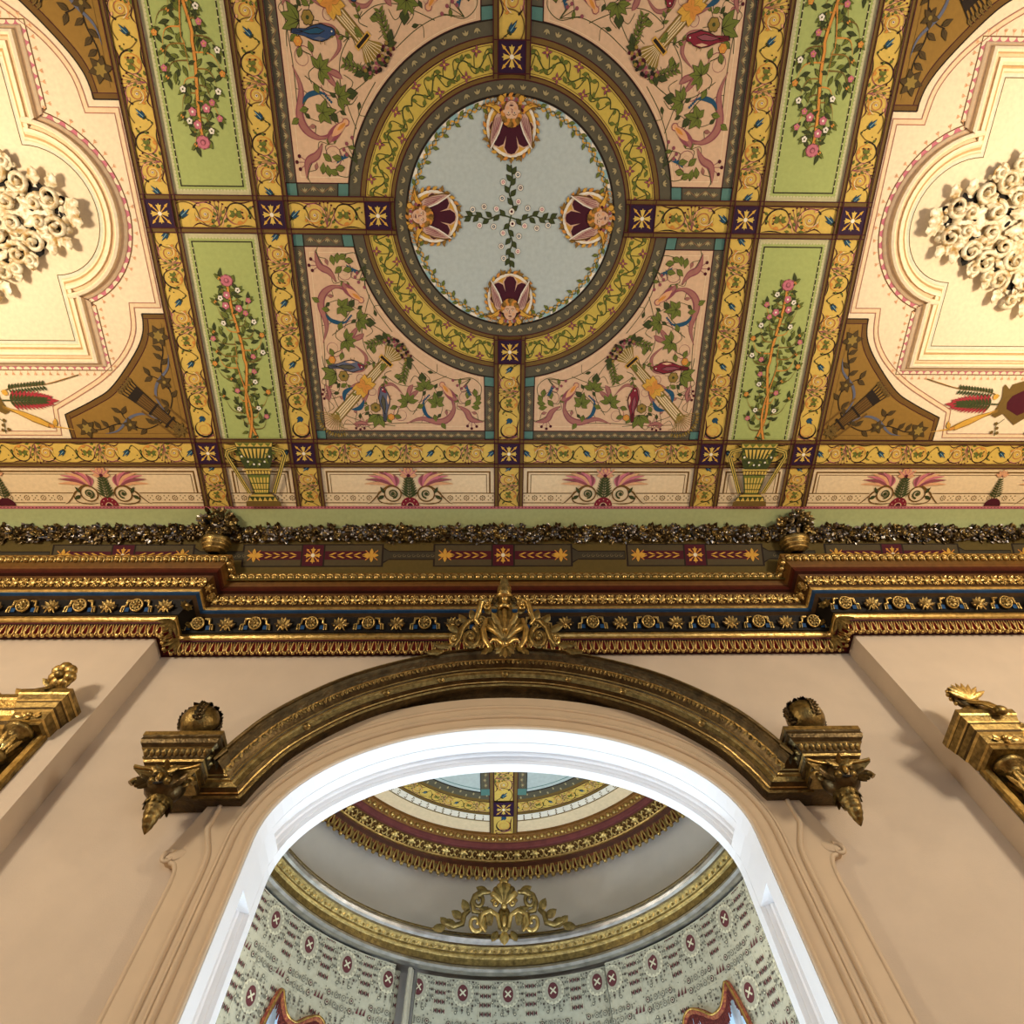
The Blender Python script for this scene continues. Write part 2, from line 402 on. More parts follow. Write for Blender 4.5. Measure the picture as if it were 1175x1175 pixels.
# ---- the central disc
P = new()
P.poly(ringpts(.548)[:-1], 'disc', 1)
def ring(P, r0, r1, col, l, a0=0, a1=360): P.strip(ringpts(r0, 96, a0, a1), ringpts(r1, 96, a0, a1), col, l)
ring(P, .541, .551, 'dark', 4); ring(P, .549, .611, 'grey', 2); ring(P, .608, .614, 'red', 4); ring(P, .611, .632, 'olive', 3); ring(P, .629, .634, 'red', 4)
ring(P, .632, .763, 'yellow2', 2); ring(P, .762, .788, 'olive', 3); ring(P, .760, .765, 'red', 4); ring(P, .786, .791, 'red', 4); ring(P, .788, .85, 'grey', 2); ring(P, .847, .853, 'dark', 4)
for rr, n in ((.58, 64), (.819, 92)):
    for k in range(n):
        a = 360 * k / n
        if rr > .8 and min(a % 90, 90 - a % 90) < 8: continue
        P.push(rr * cos(radians(a)), rr * sin(radians(a)), a)
        sg = 1 if k % 2 else -1
        for q in (-40, 0, 40): P.leaf(-sg * .01, 0, (0 if sg > 0 else 180) + q, .024, .0045, 'greyl', 5, None, False)
        P.pop()
# blue ribbon twisted with a leafy garland, just inside the rim
for k in range(72):
    a0 = 5 * k
    if min(a0 % 90, 90 - a0 % 90) < 14: continue
    if k % 2: P.poly(ringpts(.54, 4, a0, a0 + 4.2) + ringpts(.518, 3, a0 + 3.4, a0 + .8), 'ltblue', 3)
    else: P.poly(ringpts(.54, 4, a0, a0 + 5) + ringpts(.524, 3, a0 + 4, a0 + 1), 'white', 3)
for q in range(4):
    a0, a1 = 90 * q + 14, 90 * q + 76
    P.line([((.515 + .011 * sin(k * 1.15)) * cos(radians(a0 + (a1 - a0) * k / 60)), (.515 + .011 * sin(k * 1.15)) * sin(radians(a0 + (a1 - a0) * k / 60))) for k in range(61)], .007, 'gold', 5)
    P.line([((.515 - .009 * sin(k * 1.15)) * cos(radians(a0 + (a1 - a0) * k / 60)), (.515 - .009 * sin(k * 1.15)) * sin(radians(a0 + (a1 - a0) * k / 60))) for k in range(61)], .004, 'leafd', 6)
    for k in range(14):
        a = a0 + (a1 - a0) * (k + .5) / 14; r = .507 if k % 2 else .52
        P.leaf(r * cos(radians(a)), r * sin(radians(a)), a + (150 if k % 2 else 60), .032, .008, 'leaf', 6, 'dark', False)
part(P, 'central_disc', 'pale blue disc with a ribbon garland at its rim')
# vine in the yellow ring, one run per quarter
for q in range(4):
    for hsg in (1, -1):
        P = new(); P.push(0, 0, 90 * q + 45, 1, hsg)
        W = lambda t, d: ((.697 + d) * cos(radians(t)), (.697 + d) * sin(radians(t)))
        a1 = 37.5
        P.line([W(a1 * k / 50, .026 * sin(k * .42)) for k in range(51)], .006, 'leafd', 4)
        P.line([W(a1, -.055), W(a1, .055)], .004, 'olive', 4); P.line([W(a1 * k / 30, .056) for k in range(31)], .003, 'olive', 3); P.line([W(a1 * k / 30, -.056) for k in range(31)], .003, 'olive', 3)
        for k in range(17):
            t = 1.5 + k * 2.15; sg = 1 if k % 2 else -1
            x, y = W(t, .026 * sin(t * 50 / a1 * .42)); x2, y2 = W(t + 2.2, sg * .043)
            P.line([(x, y), W(t + 1, sg * .03), (x2, y2)], .004, 'leafd', 4, None, 3)
            if k % 3 == 1:
                P.star(x2, y2, .026, 4, 'mauve', 5, t + 20, .20, 'dark'); P.dot(x2, y2, .006, 'gold', 8, 6)
            else:
                P.leaf(x2, y2, t + 90 + sg * 40, .032, .0085, 'leaf', 5); P.leaf(x, y, t + 90 - sg * 60, .028, .007, 'leaf', 5)
        P.pop(); part(P, 'vine_ring')
# flowering cross in the middle of the disc
P = new()
for q in range(4):
    P.push(0, 0, 90 * q)
    P.line([(0, 0), (.06, .012), (.12, -.01), (.18, .008), (.245, 0)], .007, 'leafd', 3, None, 4)
    for x, y, a in ((.03, .005, 50), (.06, .01, -40), (.10, 0, 40), (.115, -.008, -35), (.15, 0, 35), (.17, .006, -45), (.2, .006, 30), (.21, 0, -30)): P.leaf(x, y, a, .042, .012, 'leafd', 4, 'dark', False)
    for x, y, c in ((.075, .04, 'rose'), (.09, -.045, 'blue'), (.14, .05, 'crimson'), (.165, -.04, 'rose'), (.20, .036, 'blue')):
        P.dot(x, y, .016, 'dark', 4, 9); P.dot(x, y, .0145, 'white', 5, 9); P.dot(x, y, .008, c, 6, 7); P.dot(x, y, .0035, 'white', 7, 6)
    P.pop()
for x, y in ((.01, .03), (.005, -.028)): P.dot(x, y, .017, 'dark', 6, 9); P.dot(x, y, .0155, 'white', 7, 9); P.dot(x, y, .007, 'crimson', 8, 7)
part(P, 'flower_cross', 'four leafy sprays with small flowers crossing at the disc centre')
# winged cherub heads in crimson shells
for q, nm in ((0, 'right of the disc'), (1, 'on the rim towards the arch'), (2, 'left of the disc'), (3, 'on the rim away from the arch')):
    P = new(); P.base = 6; P.push(0, 0, 90 * q - 90); P.push(0, .545, 180)
    # frame wreath round the shell
    P.poly([(.132 * cos(t * pi / 14), .138 + .138 * sin(t * pi / 14)) for t in range(28)], 'brown2', 1)
    P.poly([(.126 * cos(t * pi / 14), .138 + .131 * sin(t * pi / 14)) for t in range(28)], 'white', 2)
    P.poly([(.112 * cos(t * pi / 14), .138 + .116 * sin(t * pi / 14)) for t in range(28)], 'gold', 3)
    for k in range(26):
        a = 2 * pi * k / 26; P.leaf(.126 * cos(a), .138 + .131 * sin(a), math.degrees(a) + 60, .03, .008, ('gold', 'orange', 'brown')[k % 3], 4, 'brown2', False)
    for a in (70, 90, 110, 20, 160): P.leaf(.128 * cos(radians(a)), .138 + .132 * sin(radians(a)), a, .028, .006, 'brown', 5, 'brown2', False)
    # shell lobes
    for a, L, w in ((90, .165, .034), (58, .15, .033), (122, .15, .033), (30, .12, .022), (150, .12, .022)):
        c, d = cos(radians(a)), sin(radians(a)); x0, y0 = 0, .085
        pp = [(.02, .008), (L * .5, w * .7), (L * .85, w), (L, w * .55), (L * 1.03, 0), (L, -w * .55), (L * .85, -w), (L * .5, -w * .7), (.02, -.008)]
        f = lambda u, v: (x0 + c * u - d * v, y0 + d * u + c * v)
        P.poly([f(u * 1.03, v * 1.18) for u, v in pp], 'skin', 6); P.poly([f(u, v) for u, v in pp], 'crimson' if 0 else hx('431322'), 7)
    # wings
    for sg in (-1, 1):
        w = [(.03, .08), (.055, .13), (.06, .165), (.085, .20), (.105, .235), (.108, .19), (.10, .14), (.085, .095), (.06, .065)]
        P.poly([(sg * x * 1.03, y) for x, y in w], 'brown2', 9); P.poly([(sg * x * .97, y * .99) for x, y in w], 'wing', 10)
        for k in range(5): P.line([(sg * (.045 + .010 * k), .085 + .004 * k), (sg * (.070 + .007 * k), .15 + .012 * k)], .003, 'mauve', 11)
        P.line([(sg * .035, .085), (sg * .062, .16), (sg * .105, .23)], .006, 'white', 12, None, 3)
        # gold ribbons and scrolls beside the chin
        P.poly([(sg * .03, .07), (sg * .06, .082), (sg * .10, .055), (sg * .15, .05), (sg * .11, .03), (sg * .06, .045)], 'brown2', 12); P.poly([(sg * .035, .068), (sg * .06, .077), (sg * .10, .052), (sg * .13, .047), (sg * .10, .036), (sg * .06, .05)], 'gold', 13)
        P.dot(sg * .052, .065, .009, 'crimson', 14); P.spiral(sg * .09, .026, .022, .006, 0, 500, .006, 'brown', 13); P.dot(sg * .05, .016, .018, 'brown2', 12); P.dot(sg * .05, .016, .014, 'gold', 13)
        P.spiral(sg * .115, .03, .016, .004, 90, 560, .005, 'orange', 14)
    for k in range(9): P.dot(.062 * cos(pi + pi * k / 8), .07 + .055 * sin(pi + pi * k / 8), .009, 'mauve' if k % 2 else 'orange', 13)
    # head
    P.poly([(.05 * cos(t * pi / 10), .078 + .052 * sin(t * pi / 10)) for t in range(20)], 'brown2' if q != 1 else 'dark', 15)
    for k in range(11):
        a = pi * (k - .5) / 9; P.dot(.04 * cos(a), .085 + .042 * sin(a), .014, ('brown', 'orange', 'brown2')[k % 3], 16)
    P.poly([(.036 * cos(t * pi / 10), .066 + .044 * sin(t * pi / 10)) for t in range(20)], 'mauve', 17); P.poly([(.034 * cos(t * pi / 10), .067 + .042 * sin(t * pi / 10)) for t in range(20)], 'skin', 18)
    for k in range(5): P.dot(.024 * (k - 2) / 2 * 1.1, .108, .009, ('brown', 'orange')[k % 2], 19)
    for sg in (-1, 1):
        P.line([(sg * .006, .083), (sg * .014, .087), (sg * .024, .083)], .003, 'brown2', 19); P.dot(sg * .015, .076, .0055, 'white', 19, 8, .0032); P.dot(sg * .015, .076, .003, 'dark', 20, 6); P.dot(sg * .02, .056, .008, 'peach', 19)
        P.dot(sg * .036, .07, .007, 'skin', 18)
    P.line([(.002, .078), (.005, .062), (-.004, .059)], .0028, 'mauve', 20); P.leaf(-.012, .045, 0, .024, .0035, 'crimson', 19, None, False); P.line([(-.008, .035), (.008, .035)], .002, 'mauve', 19)
    part(P, 'cherub_head', 'winged child head in a crimson shell %s' % nm)
# ---------------------------------------------------------------- four pink arabesque panels round the disc
def arc_in(r, xlo, ylo, n=40):
    a0 = math.degrees(math.asin(ylo / r)); a1 = math.degrees(math.acos(xlo / r)); return ringpts(r, n, a0, a1)
def bird(P, x, y, ang, col, flip=1):
    P.push(x, y, ang, 1, flip)
    body = [(.075, .004), (.07, .018), (.055, .024), (.04, .026), (.01, .034), (-.03, .026), (-.06, .014), (-.125, .012), (-.13, -.004), (-.07, -.012), (-.03, -.024), (.01, -.028), (.04, -.018), (.055, -.006), (.07, -.004)]
    P.poly([(u * 1.05, v * 1.15) for u, v in body], 'dark', 6); P.poly(body, col, 7)
    P.poly([(.03, .012), (-.01, .024), (-.06, .012), (-.09, .004), (-.05, -.006), (0, -.004)], 'dark', 8); P.poly([(.026, .012), (-.01, .02), (-.055, .010), (-.08, .004), (-.045, -.003), (0, 0)], {'bird': 'blue', 'birdg': 'grey', 'birdr': 'mauve'}[col], 9)
    P.poly([(.03, -.018), (0, -.026), (-.03, -.02), (0, -.012)], 'skin' if col != 'bird' else 'birdg', 8)
    if col == 'birdg': P.poly([(.05, .018), (.068, .016), (.074, .004), (.06, -.004), (.04, -.012), (.04, .0)], 'birdr', 8)
    P.dot(.06, .010, .004, 'white', 10, 6); P.leaf(.074, .006, 0, .02, .004, 'olive', 8)
    for k in range(3): P.line([(-.08, .006 - .005 * k), (-.125, .010 - .006 * k)], .002, 'dark', 10)
    for k in (0, 1): P.line([(.0 + .02 * k, -.026), (.005 + .02 * k, -.042)], .003, 'olive', 8)
    P.pop()
def acan(P, pts, w, col='acan', l=4):
    P.line(pts, w * 1.25, 'mauve', l, 'both', 6); P.line(pts, w * .8, col, l + 1, 'both', 6)
def half_panel(P, col):
    R = random.Random(31)
    for k in range(46):
        x, y = R.uniform(.10, .92), R.uniform(.03, .42)
        if y > x * .85 or hypot(1.106 - x - 0, 1.168 - y) < .93 or (abs(x - .37) < .05 and y < .3): continue
        P.leaf(x, y, R.uniform(0, 360), .034, .0085, ('leaf', 'leafd', 'acan')[k % 3], 3); a = R.uniform(0, 6.28); P.line([(x, y), (x + .05 * cos(a), y + .05 * sin(a)), (x + .07 * cos(a + .8), y + .07 * sin(a + .8))], .0028, 'leafd', 3, None, 4)
    for cx, cy_, r in ((.20, .06, .035), (.46, .10, .05), (.57, .22, .045), (.85, .20, .05), (.70, .25, .03), (.30, .24, .035)): P.spiral(cx, cy_, r, r * .25, R.uniform(0, 360), R.uniform(500, 700), .004, 'mauve', 3)
    # thin tendrils
    T = lambda *p: P.line(p, .0035, 'leafd', 3, None, 6)
    T((.12, .04), (.28, .035), (.5, .05), (.72, .045)); T((.28, .12), (.34, .045), (.42, .03)); T((.38, .33), (.46, .28), (.56, .27), (.66, .30), (.74, .33))
    T((.40, .30), (.38, .34), (.42, .36)); T((.62, .27), (.57, .36), (.53, .42)); T((.80, .15), (.90, .08), (.955, .06)); T((.55, .44), (.66, .36), (.78, .31), (.88, .32), (.94, .27), (.93, .2))
    T((.66, .22), (.60, .16), (.62, .10), (.68, .06)); T((.49, .16), (.52, .12), (.56, .13)); T((.10, .12), (.14, .09), (.22, .06)); T((.60, .27), (.59, .2), (.55, .13), (.53, .1))
    # scroll round the vine leaf
    acan(P, [(.49, .045), (.58, .075), (.68, .055), (.74, .075), (.775, .13), (.775, .19)], .032)
    P.spiral(.685, .15, .092, .085, -70, 60, .010, 'mauve', 4, 'both'); P.line([(.60, .19), (.595, .15), (.61, .10), (.65, .065)], .022, 'blue', 4, 'both', 5)
    for k in range(5): P.dot(.60 + .008 * k, .185 + .008 * k, .006, 'blue', 5, 6)
    for a, L in ((100, .068), (40, .058), (160, .058), (-20, .045), (220, .045)): P.leaf(.675, .17, a, L, .015, 'leaf', 5)
    P.leaf(.675, .21, 40, .05, .016, 'leafd', 4)
    # paisley
    P.line([(.705, .285), (.74, .24), (.775, .20), (.79, .185)], .05, 'mauve', 5, 'both', 5); P.line([(.71, .283), (.74, .243), (.77, .206)], .034, 'peach', 6, 'both', 5); P.line([(.715, .278), (.745, .235)], .016, 'orange', 7, 'both', 4)
    P.dot(.712, .28, .018, 'mauve', 5); P.dot(.712, .28, .014, 'peach', 6)
    acan(P, [(.80, .19), (.775, .2), (.74, .25)], .02)
    # berries and leaves near the ring
    for x, y in ((.775, .305), (.80, .275), (.825, .258), (.845, .27)): P.line([(.88, .315), (x, y)], .003, 'leafd', 4); P.dot(x, y, .009, 'mauve', 5, 7)
    for x, y, a in ((.865, .245, -100), (.90, .255, -80), (.93, .22, -110), (.875, .19, -130), (.94, .175, 190), (.93, .14, 170)): P.leaf(x, y, a, .05, .014, 'leaf', 4)
    P.line([(.855, .28), (.865, .24), (.885, .215)], .012, 'blue', 5, 'both', 4)
    for k in range(4): P.dot(.85 + .006 * k, .26 - .013 * k, .006, 'blue', 5, 6)
    # end leaf with berries
    acan(P, [(.80, .155), (.85, .12), (.88, .07), (.95, .055)], .03); 
    for x, y in ((.855, .03), (.88, .015), (.91, .028)): P.line([(.88, .075), (x, y)], .003, 'mauve', 4); P.dot(x, y, .009, 'crimson', 5, 7)
    # calyx leaf and leaf cluster
    for a in (60, 100, 140, 20, 180): P.leaf(.61, .255, a, .062, .014, 'leaf', 5)
    P.leaf(.60, .29, 95, .06, .022, 'leafd', 4)
    for a in (90, 50, 130, 10, 170, 215): P.leaf(.505, .175, a, .062, .013, 'leaf', 5)
    acan(P, [(.50, .19), (.52, .25), (.54, .28)], .024); acan(P, [(.50, .185), (.54, .22), (.575, .25)], .022)
    for x, y, a in ((.44, .15, 200), (.46, .08, 160), (.56, .14, 30), (.70, .05, -60), (.66, .10, -80), (.40, .05, 130)): P.leaf(x, y, a, .045, .013, 'leaf', 4)
    # bird on its bough with arcs round it
    acan(P, [(.33, .19), (.35, .26), (.42, .28), (.48, .22)], .016); P.line([(.33, .10), (.42, .09), (.45, .14)], .004, 'leafd', 3, None, 5)
    bird(P, .37, .19, 88, col)
    for x, y in ((.31, .145), (.305, .15)): pass
    P.flower(.312, .142, .028, 'wheat', 'leafd', 5, 6); P.flower(.40, .085, .02, 'orange', 'gold', 5, 6)
    for a in (250, 290, 215): P.leaf(.325, .10, a, .085, .02, 'leaf', 4)
    for x, y, a in ((.25, .12, 60), (.27, .22, 140), (.44, .32, 20), (.36, .36, 60)): P.leaf(x, y, a, .04, .012, 'leaf', 4)
    acan(P, [(.27, .03), (.22, .05), (.17, .04)], .018)
    for x, y in ((.185, .015), (.21, .008), (.235, .014)): P.line([(.25, .055), (x, y)], .003, 'mauve', 4); P.dot(x, y, .008, 'crimson', 5, 7)
    # leaf from the bow, garland from the basket
    acan(P, [(.27, .30), (.265, .24), (.25, .17)], .026); P.line([(.25, .19), (.22, .14), (.17, .13)], .026, 'blue', 5, 'both', 5)
    P.line([(.525, .44), (.50, .38), (.485, .29)], .004, 'leafd', 4, None, 4)
    for k in range(8):
        x, y = .525 - .006 * k, .43 - .018 * k
        P.leaf(x, y, -60, .032, .006, 'leaf', 5); P.leaf(x, y, 210, .032, .006, 'leaf', 5)
    P.line([(.39, .33), (.37, .28), (.385, .24)], .004, 'leafd', 4, None, 4)
    for k in range(4): P.leaf(.385 - .004 * k, .325 - .022 * k, 200 + 90 * (k % 2), .028, .007, 'leaf', 5)
def diag_torch(P):
    P.push(0, 0, 46.5)
    for k in range(14):
        a = 180 + (k - 6.5) * 9; P.line([(.13, 0), (.13 + .10 * cos(radians(a)), .10 * sin(radians(a)))], .0035, 'wheat', 5); P.leaf(.12 + .10 * cos(radians(a)), .10 * sin(radians(a)), a, .03, .006, 'wheat', 5)
    for v in (-.024, -.012, 0, .012, .024): P.line([(.10, v * 1.1), (.56, v * .8)], .005, 'wheat', 5)
    P.poly([(.10, -.03), (.60, -.022), (.60, .022), (.10, .03)], 'cream', 4)
    for v in (-.031, .031): P.line([(.10, v), (.60, v * .75)], .004, 'olive', 5)
    P.poly([(.56, -.045), (.585, -.045), (.585, .045), (.56, .045)], 'gold', 7); P.poly([(.565, -.038), (.58, -.038), (.58, .038), (.565, .038)], 'dark', 8)
    P.poly([(.585, -.02), (.63, -.055), (.66, -.06), (.66, .06), (.63, .055), (.585, .02)], 'wheat', 7)
    for k in range(7): P.line([(.59, -.018 + .006 * k), (.66, -.054 + .018 * k)], .003, 'cream', 8)
    R = random.Random(5)
    for k in range(46):
        u, v = .665 + .05 * R.random(), (R.random() - .5) * .17
        P.dot(u - abs(v) * .25, v, .009, ('mauve', 'crimson', 'leafd', 'dark', 'wheat')[R.randrange(5)], 8 + k % 4, 6)
    for v, a in ((-.09, -120), (.09, 120), (-.07, -60), (.07, 60), (0, 0)): P.leaf(.66, v, a, .05, .014, 'leafd', 7)
    # gold bow
    for a in (35, 145, 215, 325, 0, 180): P.leaf(.37, 0, a, .07, .022, 'gold', 9, 'brown')
    for a in (60, 120, 240, 300): P.leaf(.37, 0, a, .05, .016, 'orange', 10, 'brown')
    P.dot(.37, 0, .014, 'orange', 12)
    P.pop()
for sx in (-1, 1):
    for sy in (-1, 1):
        P = new(); P.push(0, 0, 0, sx, sy)
        P.poly(arc_in(.846, .089, .089) + [(.089, 1.221), (1.161, 1.221), (1.161, .089)], 'grey', 1)
        P.poly(arc_in(.85, .147, .15) + [(.147, 1.168), (1.106, 1.168), (1.106, .15)], 'pink', 2)
        inner = arc_in(.853, .147, .15)
        P.line([(1.106, .15), (1.106, 1.168), (.147, 1.168)] + inner[::-1], .006, 'red', 3, closed=True)
        P.line(arc_in(.865, .175, .178) + [(.175, 1.14), (1.08, 1.14), (1.08, .178)], .003, 'cream', 3, closed=True)
        for x0, y0, x1, y1 in ((1.106, 1.168, 1.161, 1.221), (1.106, .089, 1.161, .15), (.089, 1.168, .147, 1.221)):
            P.rect(x0, y0, x1, y1, 'teal', 3); P.line([(x0, y0), (x1, y0), (x1, y1), (x0, y1)], .005, 'dark', 4, closed=True)
        for q in ([(.838, .15), (.893, .15), (.90, .089), (.845, .089)], [(.147, .838), (.147, .895), (.089, .90), (.089, .846)]):
            P.poly(q, 'teal', 5); P.line(q, .005, 'dark', 6, closed=True)
        sprigs(P, .16, 1.195, 1.09, 1.195, .042, .022); sprigs(P, 1.134, .165, 1.134, 1.155, .042, .022); sprigs(P, .91, .12, 1.09, .12, .042, .022); sprigs(P, .118, .92, .118, 1.155, .042, .022)
        P.push(1.106, 1.168, 0, -1, -1)
        bc = ('bird' if sy < 0 else 'birdg') if sx < 0 else 'birdr'
        half_panel(P, bc)
        P.T.append((P.T[-1][1], P.T[-1][0], P.T[-1][2], P.T[-1][4], P.T[-1][3], P.T[-1][5])); P.push(0, 0, 0, 1.05, 1); half_panel(P, bc); P.pop(); P.pop()
        diag_torch(P)
        part(P, 'arabesque_panel', 'pink corner panel with a torch, leafy scrolls and two %s birds' % {'bird': 'blue', 'birdg': 'grey', 'birdr': 'dark red'}[bc])

# ---------------------------------------------------------------- green panels with a rose tree
def rose_tree(P, seed):
    R = random.Random(seed)
    Y0, Y1 = 1.215, .34
    stem = lambda k, y: -.0 + (.028 * (1 - (Y0 - y) / (Y0 - Y1)) + .008) * sin((Y0 - y) * 9.0 + (0 if k == 0 else pi)) + (-.02 if k == 0 else .025) * (1 - (Y0 - y) / (Y0 - Y1)) * (y > .75)
    for k in (0, 1):
        top = Y1 if k == 0 else .62
        pts = [(stem(k, Y0 - (Y0 - top) * i / 26), Y0 - (Y0 - top) * i / 26) for i in range(27)]
        P.line(pts, .019, 'brown2', 8.2 if k else 4, 'out' if k else None); P.line(pts, .013, 'orange', 8.4 if k else 8, 'out' if k else None)
    tips = []
    for i in range(24):
        y = 1.16 - .033 * i; k = i % 2 if y > .66 else 0; x = stem(k, y); sg = 1 if i % 2 else -1
        reach = (.05 + .095 * R.random()) * (1 if y > .6 else max(.35, (y - .3) / .3))
        ex, ey = x + sg * reach, y - .05 - .05 * R.random()
        P.line([(x, y), (x + sg * reach * .7, y - .01), (ex, ey)], .008, ('olive', 'brown', 'orange')[i % 3], 7, 'out', 5)
        tips.append((ex, ey, i))
        for q in range(5):
            t = .25 + .18 * q; lx, ly = x + (ex - x) * t, y + (ey - y) * t - .004
            P.leaf(lx, ly, (-90 + sg * 60 * (1 if q % 2 else -.4)) + R.uniform(-35, 35), .042 + .012 * R.random(), .0085, ('leaf', 'leafd', 'leaf')[q % 3], 6)
    for i in range(34):
        y = 1.2 - .025 * i; x = stem(i % 2 if y > .66 else 0, y) + R.uniform(-.05, .05) * (1 if y > .55 else .4)
        P.leaf(x, y, R.choice((-40, -140, -70, -110, 20, 160)), .040, .008, ('leafd', 'leaf')[i % 2], 7)
    for ex, ey, i in tips:
        c = ('rose', 'white', 'white', 'rose', 'orange')[i % 5]
        if i % 4 != 3: P.flower(ex, ey, .0145, c, 'gold' if c != 'white' else 'leafd', 9)
        else: P.dot(ex, ey, .009, 'orange', 9)
        P.leaf(ex, ey, -90 + 50 * (1 if i % 2 else -1), .034, .007, 'leaf', 8); P.leaf(ex, ey, 90 + 40 * (1 if i % 2 else -1), .030, .006, 'leafd', 8)
    for x, y, a in ((.02, .44, -30), (-.03, .5, -150), (.03, .52, -40), (-.015, .40, -130), (.012, .37, -60), (-.01, .34, -120)): P.leaf(x, y, a, .05, .014, 'leaf', 7)
    for x, y in ((-.035, .47), (.035, .455), (.02, .40)): P.flower(x, y, .019, 'rose', 'white', 9)
    x, y = stem(0, .345), .325
    for k in range(8): P.dot(x + .024 * cos(k * pi / 4), y + .02 * sin(k * pi / 4), .013, 'mauve', 9)
    for k in range(8): P.dot(x + .02 * cos(k * pi / 4 + .3), y + .017 * sin(k * pi / 4 + .3), .012, 'rose', 10)
    P.dot(x, y, .014, 'mauve', 12); P.dot(x, y - .002, .009, 'rose', 13)
    for sg in (-1, 1): P.line([(sg * .07, .62), (sg * .09, .60), (sg * .075, .58), (sg * .085, .565)], .004, 'leafd', 6, None, 4)
for sx in (-1, 1):
    for sy in (-1, 1):
        P = new(); P.push(sx * (A3 + A2) / 2, 0, 0, sx, sy)
        w = (A3 - A2) / 2 - RL
        P.rect(-w, RL, w, Q - RL, 'green2', 1); P.rect(-w + .02, RL + .02, w - .02, Q - RL, 'green', 2)
        for k in range(70):
            y = RL + .01 + k * (Q - 2 * RL) / 70
            for sg in (-1, 1): P.dot(sg * (w - .021), y, .008, 'green2', 3, 6)
        for k in range(22):
            P.dot(-w + .02 + k * (2 * w - .04) / 21, RL + .021, .008, 'green2', 3, 6)
        x0, y0 = w - .042, RL + .042
        P.line([(-x0, Q - RL), (-x0, y0), (x0, y0), (x0, Q - RL)], .006, 'dark', 4)
        for k in range(34):
            y = y0 + .03 + k * .032
            for sg in (-1, 1): P.poly([(sg * x0 - .004, y), (sg * x0 + .004, y), (sg * x0 + .004, y + .006), (sg * x0 - .004, y + .006)], 'green2', 5)
        rose_tree(P, 11)
        part(P, 'rose_tree_panel', 'green panel with a climbing rose tree')
# two-handled vases below the trees
def vase(P):
    g = 'olive'
    def hb(y0, y1, w0, w1, c, l): P.poly([(-w0, y0), (w0, y0), (w1, y1), (-w1, y1)], c, l)
    for sg in (-1, 1):      # handles
        for w, c, l in ((.026, 'leafd', 10), (.018, 'yellow', 11), (.006, 'leafd', 12)):
            P.line([(sg * .085, .03), (sg * .165, .055), (sg * .175, .085), (sg * .075, .33)], w, c, l)
    hb(0, .03, .115, .11, 'leafd', 13); hb(.004, .027, .11, .105, 'yellow', 14)
    for k in range(5): P.poly([(-.105 + .042 * k, .005), (-.063 + .042 * k, .005), (-.084 + .042 * k, .027)], 'leaf', 15)
    P.poly([(-.105, .03), (.105, .03), (.10, .10), (.075, .165), (-.075, .165), (-.10, .10)], 'leafd', 13)
    for k in range(7): P.poly([(-.088 + .026 * k, .04), (-.070 + .026 * k, .04), (-.060 + .0195 * k, .10), (-.066 + .0195 * k, .10)], 'yellow', 14)
    P.line([(-.10, .06), (-.06, .11), (0, .13), (.06, .11), (.10, .06)], .02, 'leafd', 16, None, 5)
    for k in range(13):
        t = k / 12; x = -.10 + .2 * t; y = .06 + .075 * (1 - (2 * t - 1) ** 2); P.leaf(x, y, 30 + 90 * (k % 3), .028, .008, 'leaf', 17)
        if k % 2: P.dot(x, y + .006, .007, 'white', 19, 6)
    hb(.165, .18, .07, .07, 'leafd', 14); hb(.168, .177, .085, .085, 'yellow', 15)
    hb(.18, .20, .08, .075, 'olive', 14); 
    for k in range(8): P.leaf(-.067 + .019 * k, .205, -90, .026, .008, 'yellow', 15, 'leafd', False)
    hb(.205, .335, .072, .045, 'leafd', 13); hb(.21, .33, .066, .041, 'leaf', 14)
    for k in range(6):
        x0 = -.053 + .0212 * k; P.poly([(x0 - .006, .225), (x0 + .006, .225), (x0 * .64 + .005, .325), (x0 * .64 - .005, .325)], 'yellow', 15)
    P.rect(-.06, .26, .06, .266, 'leafd', 16); P.rect(-.055, .30, .055, .306, 'leafd', 16)
    hb(.335, .352, .06, .075, 'yellow', 15); hb(.335, .338, .062, .062, 'leafd', 16); hb(.352, .385, .085, .095, 'leafd', 14)
    for k in range(6): P.poly([(-.078 + .031 * k, .356), (-.064 + .031 * k, .383), (-.092 + .031 * k, .383)], 'yellow', 15)
    hb(.385, .42, .105, .11, 'olive', 14)
for sx in (-1, 1):
    P = new(); P.base = 32; P.push(sx * (A3 + A2) / 2, 1.235); vase(P)
    part(P, 'painted_vase', 'green and yellow two-handled vase at the foot of the rose tree')

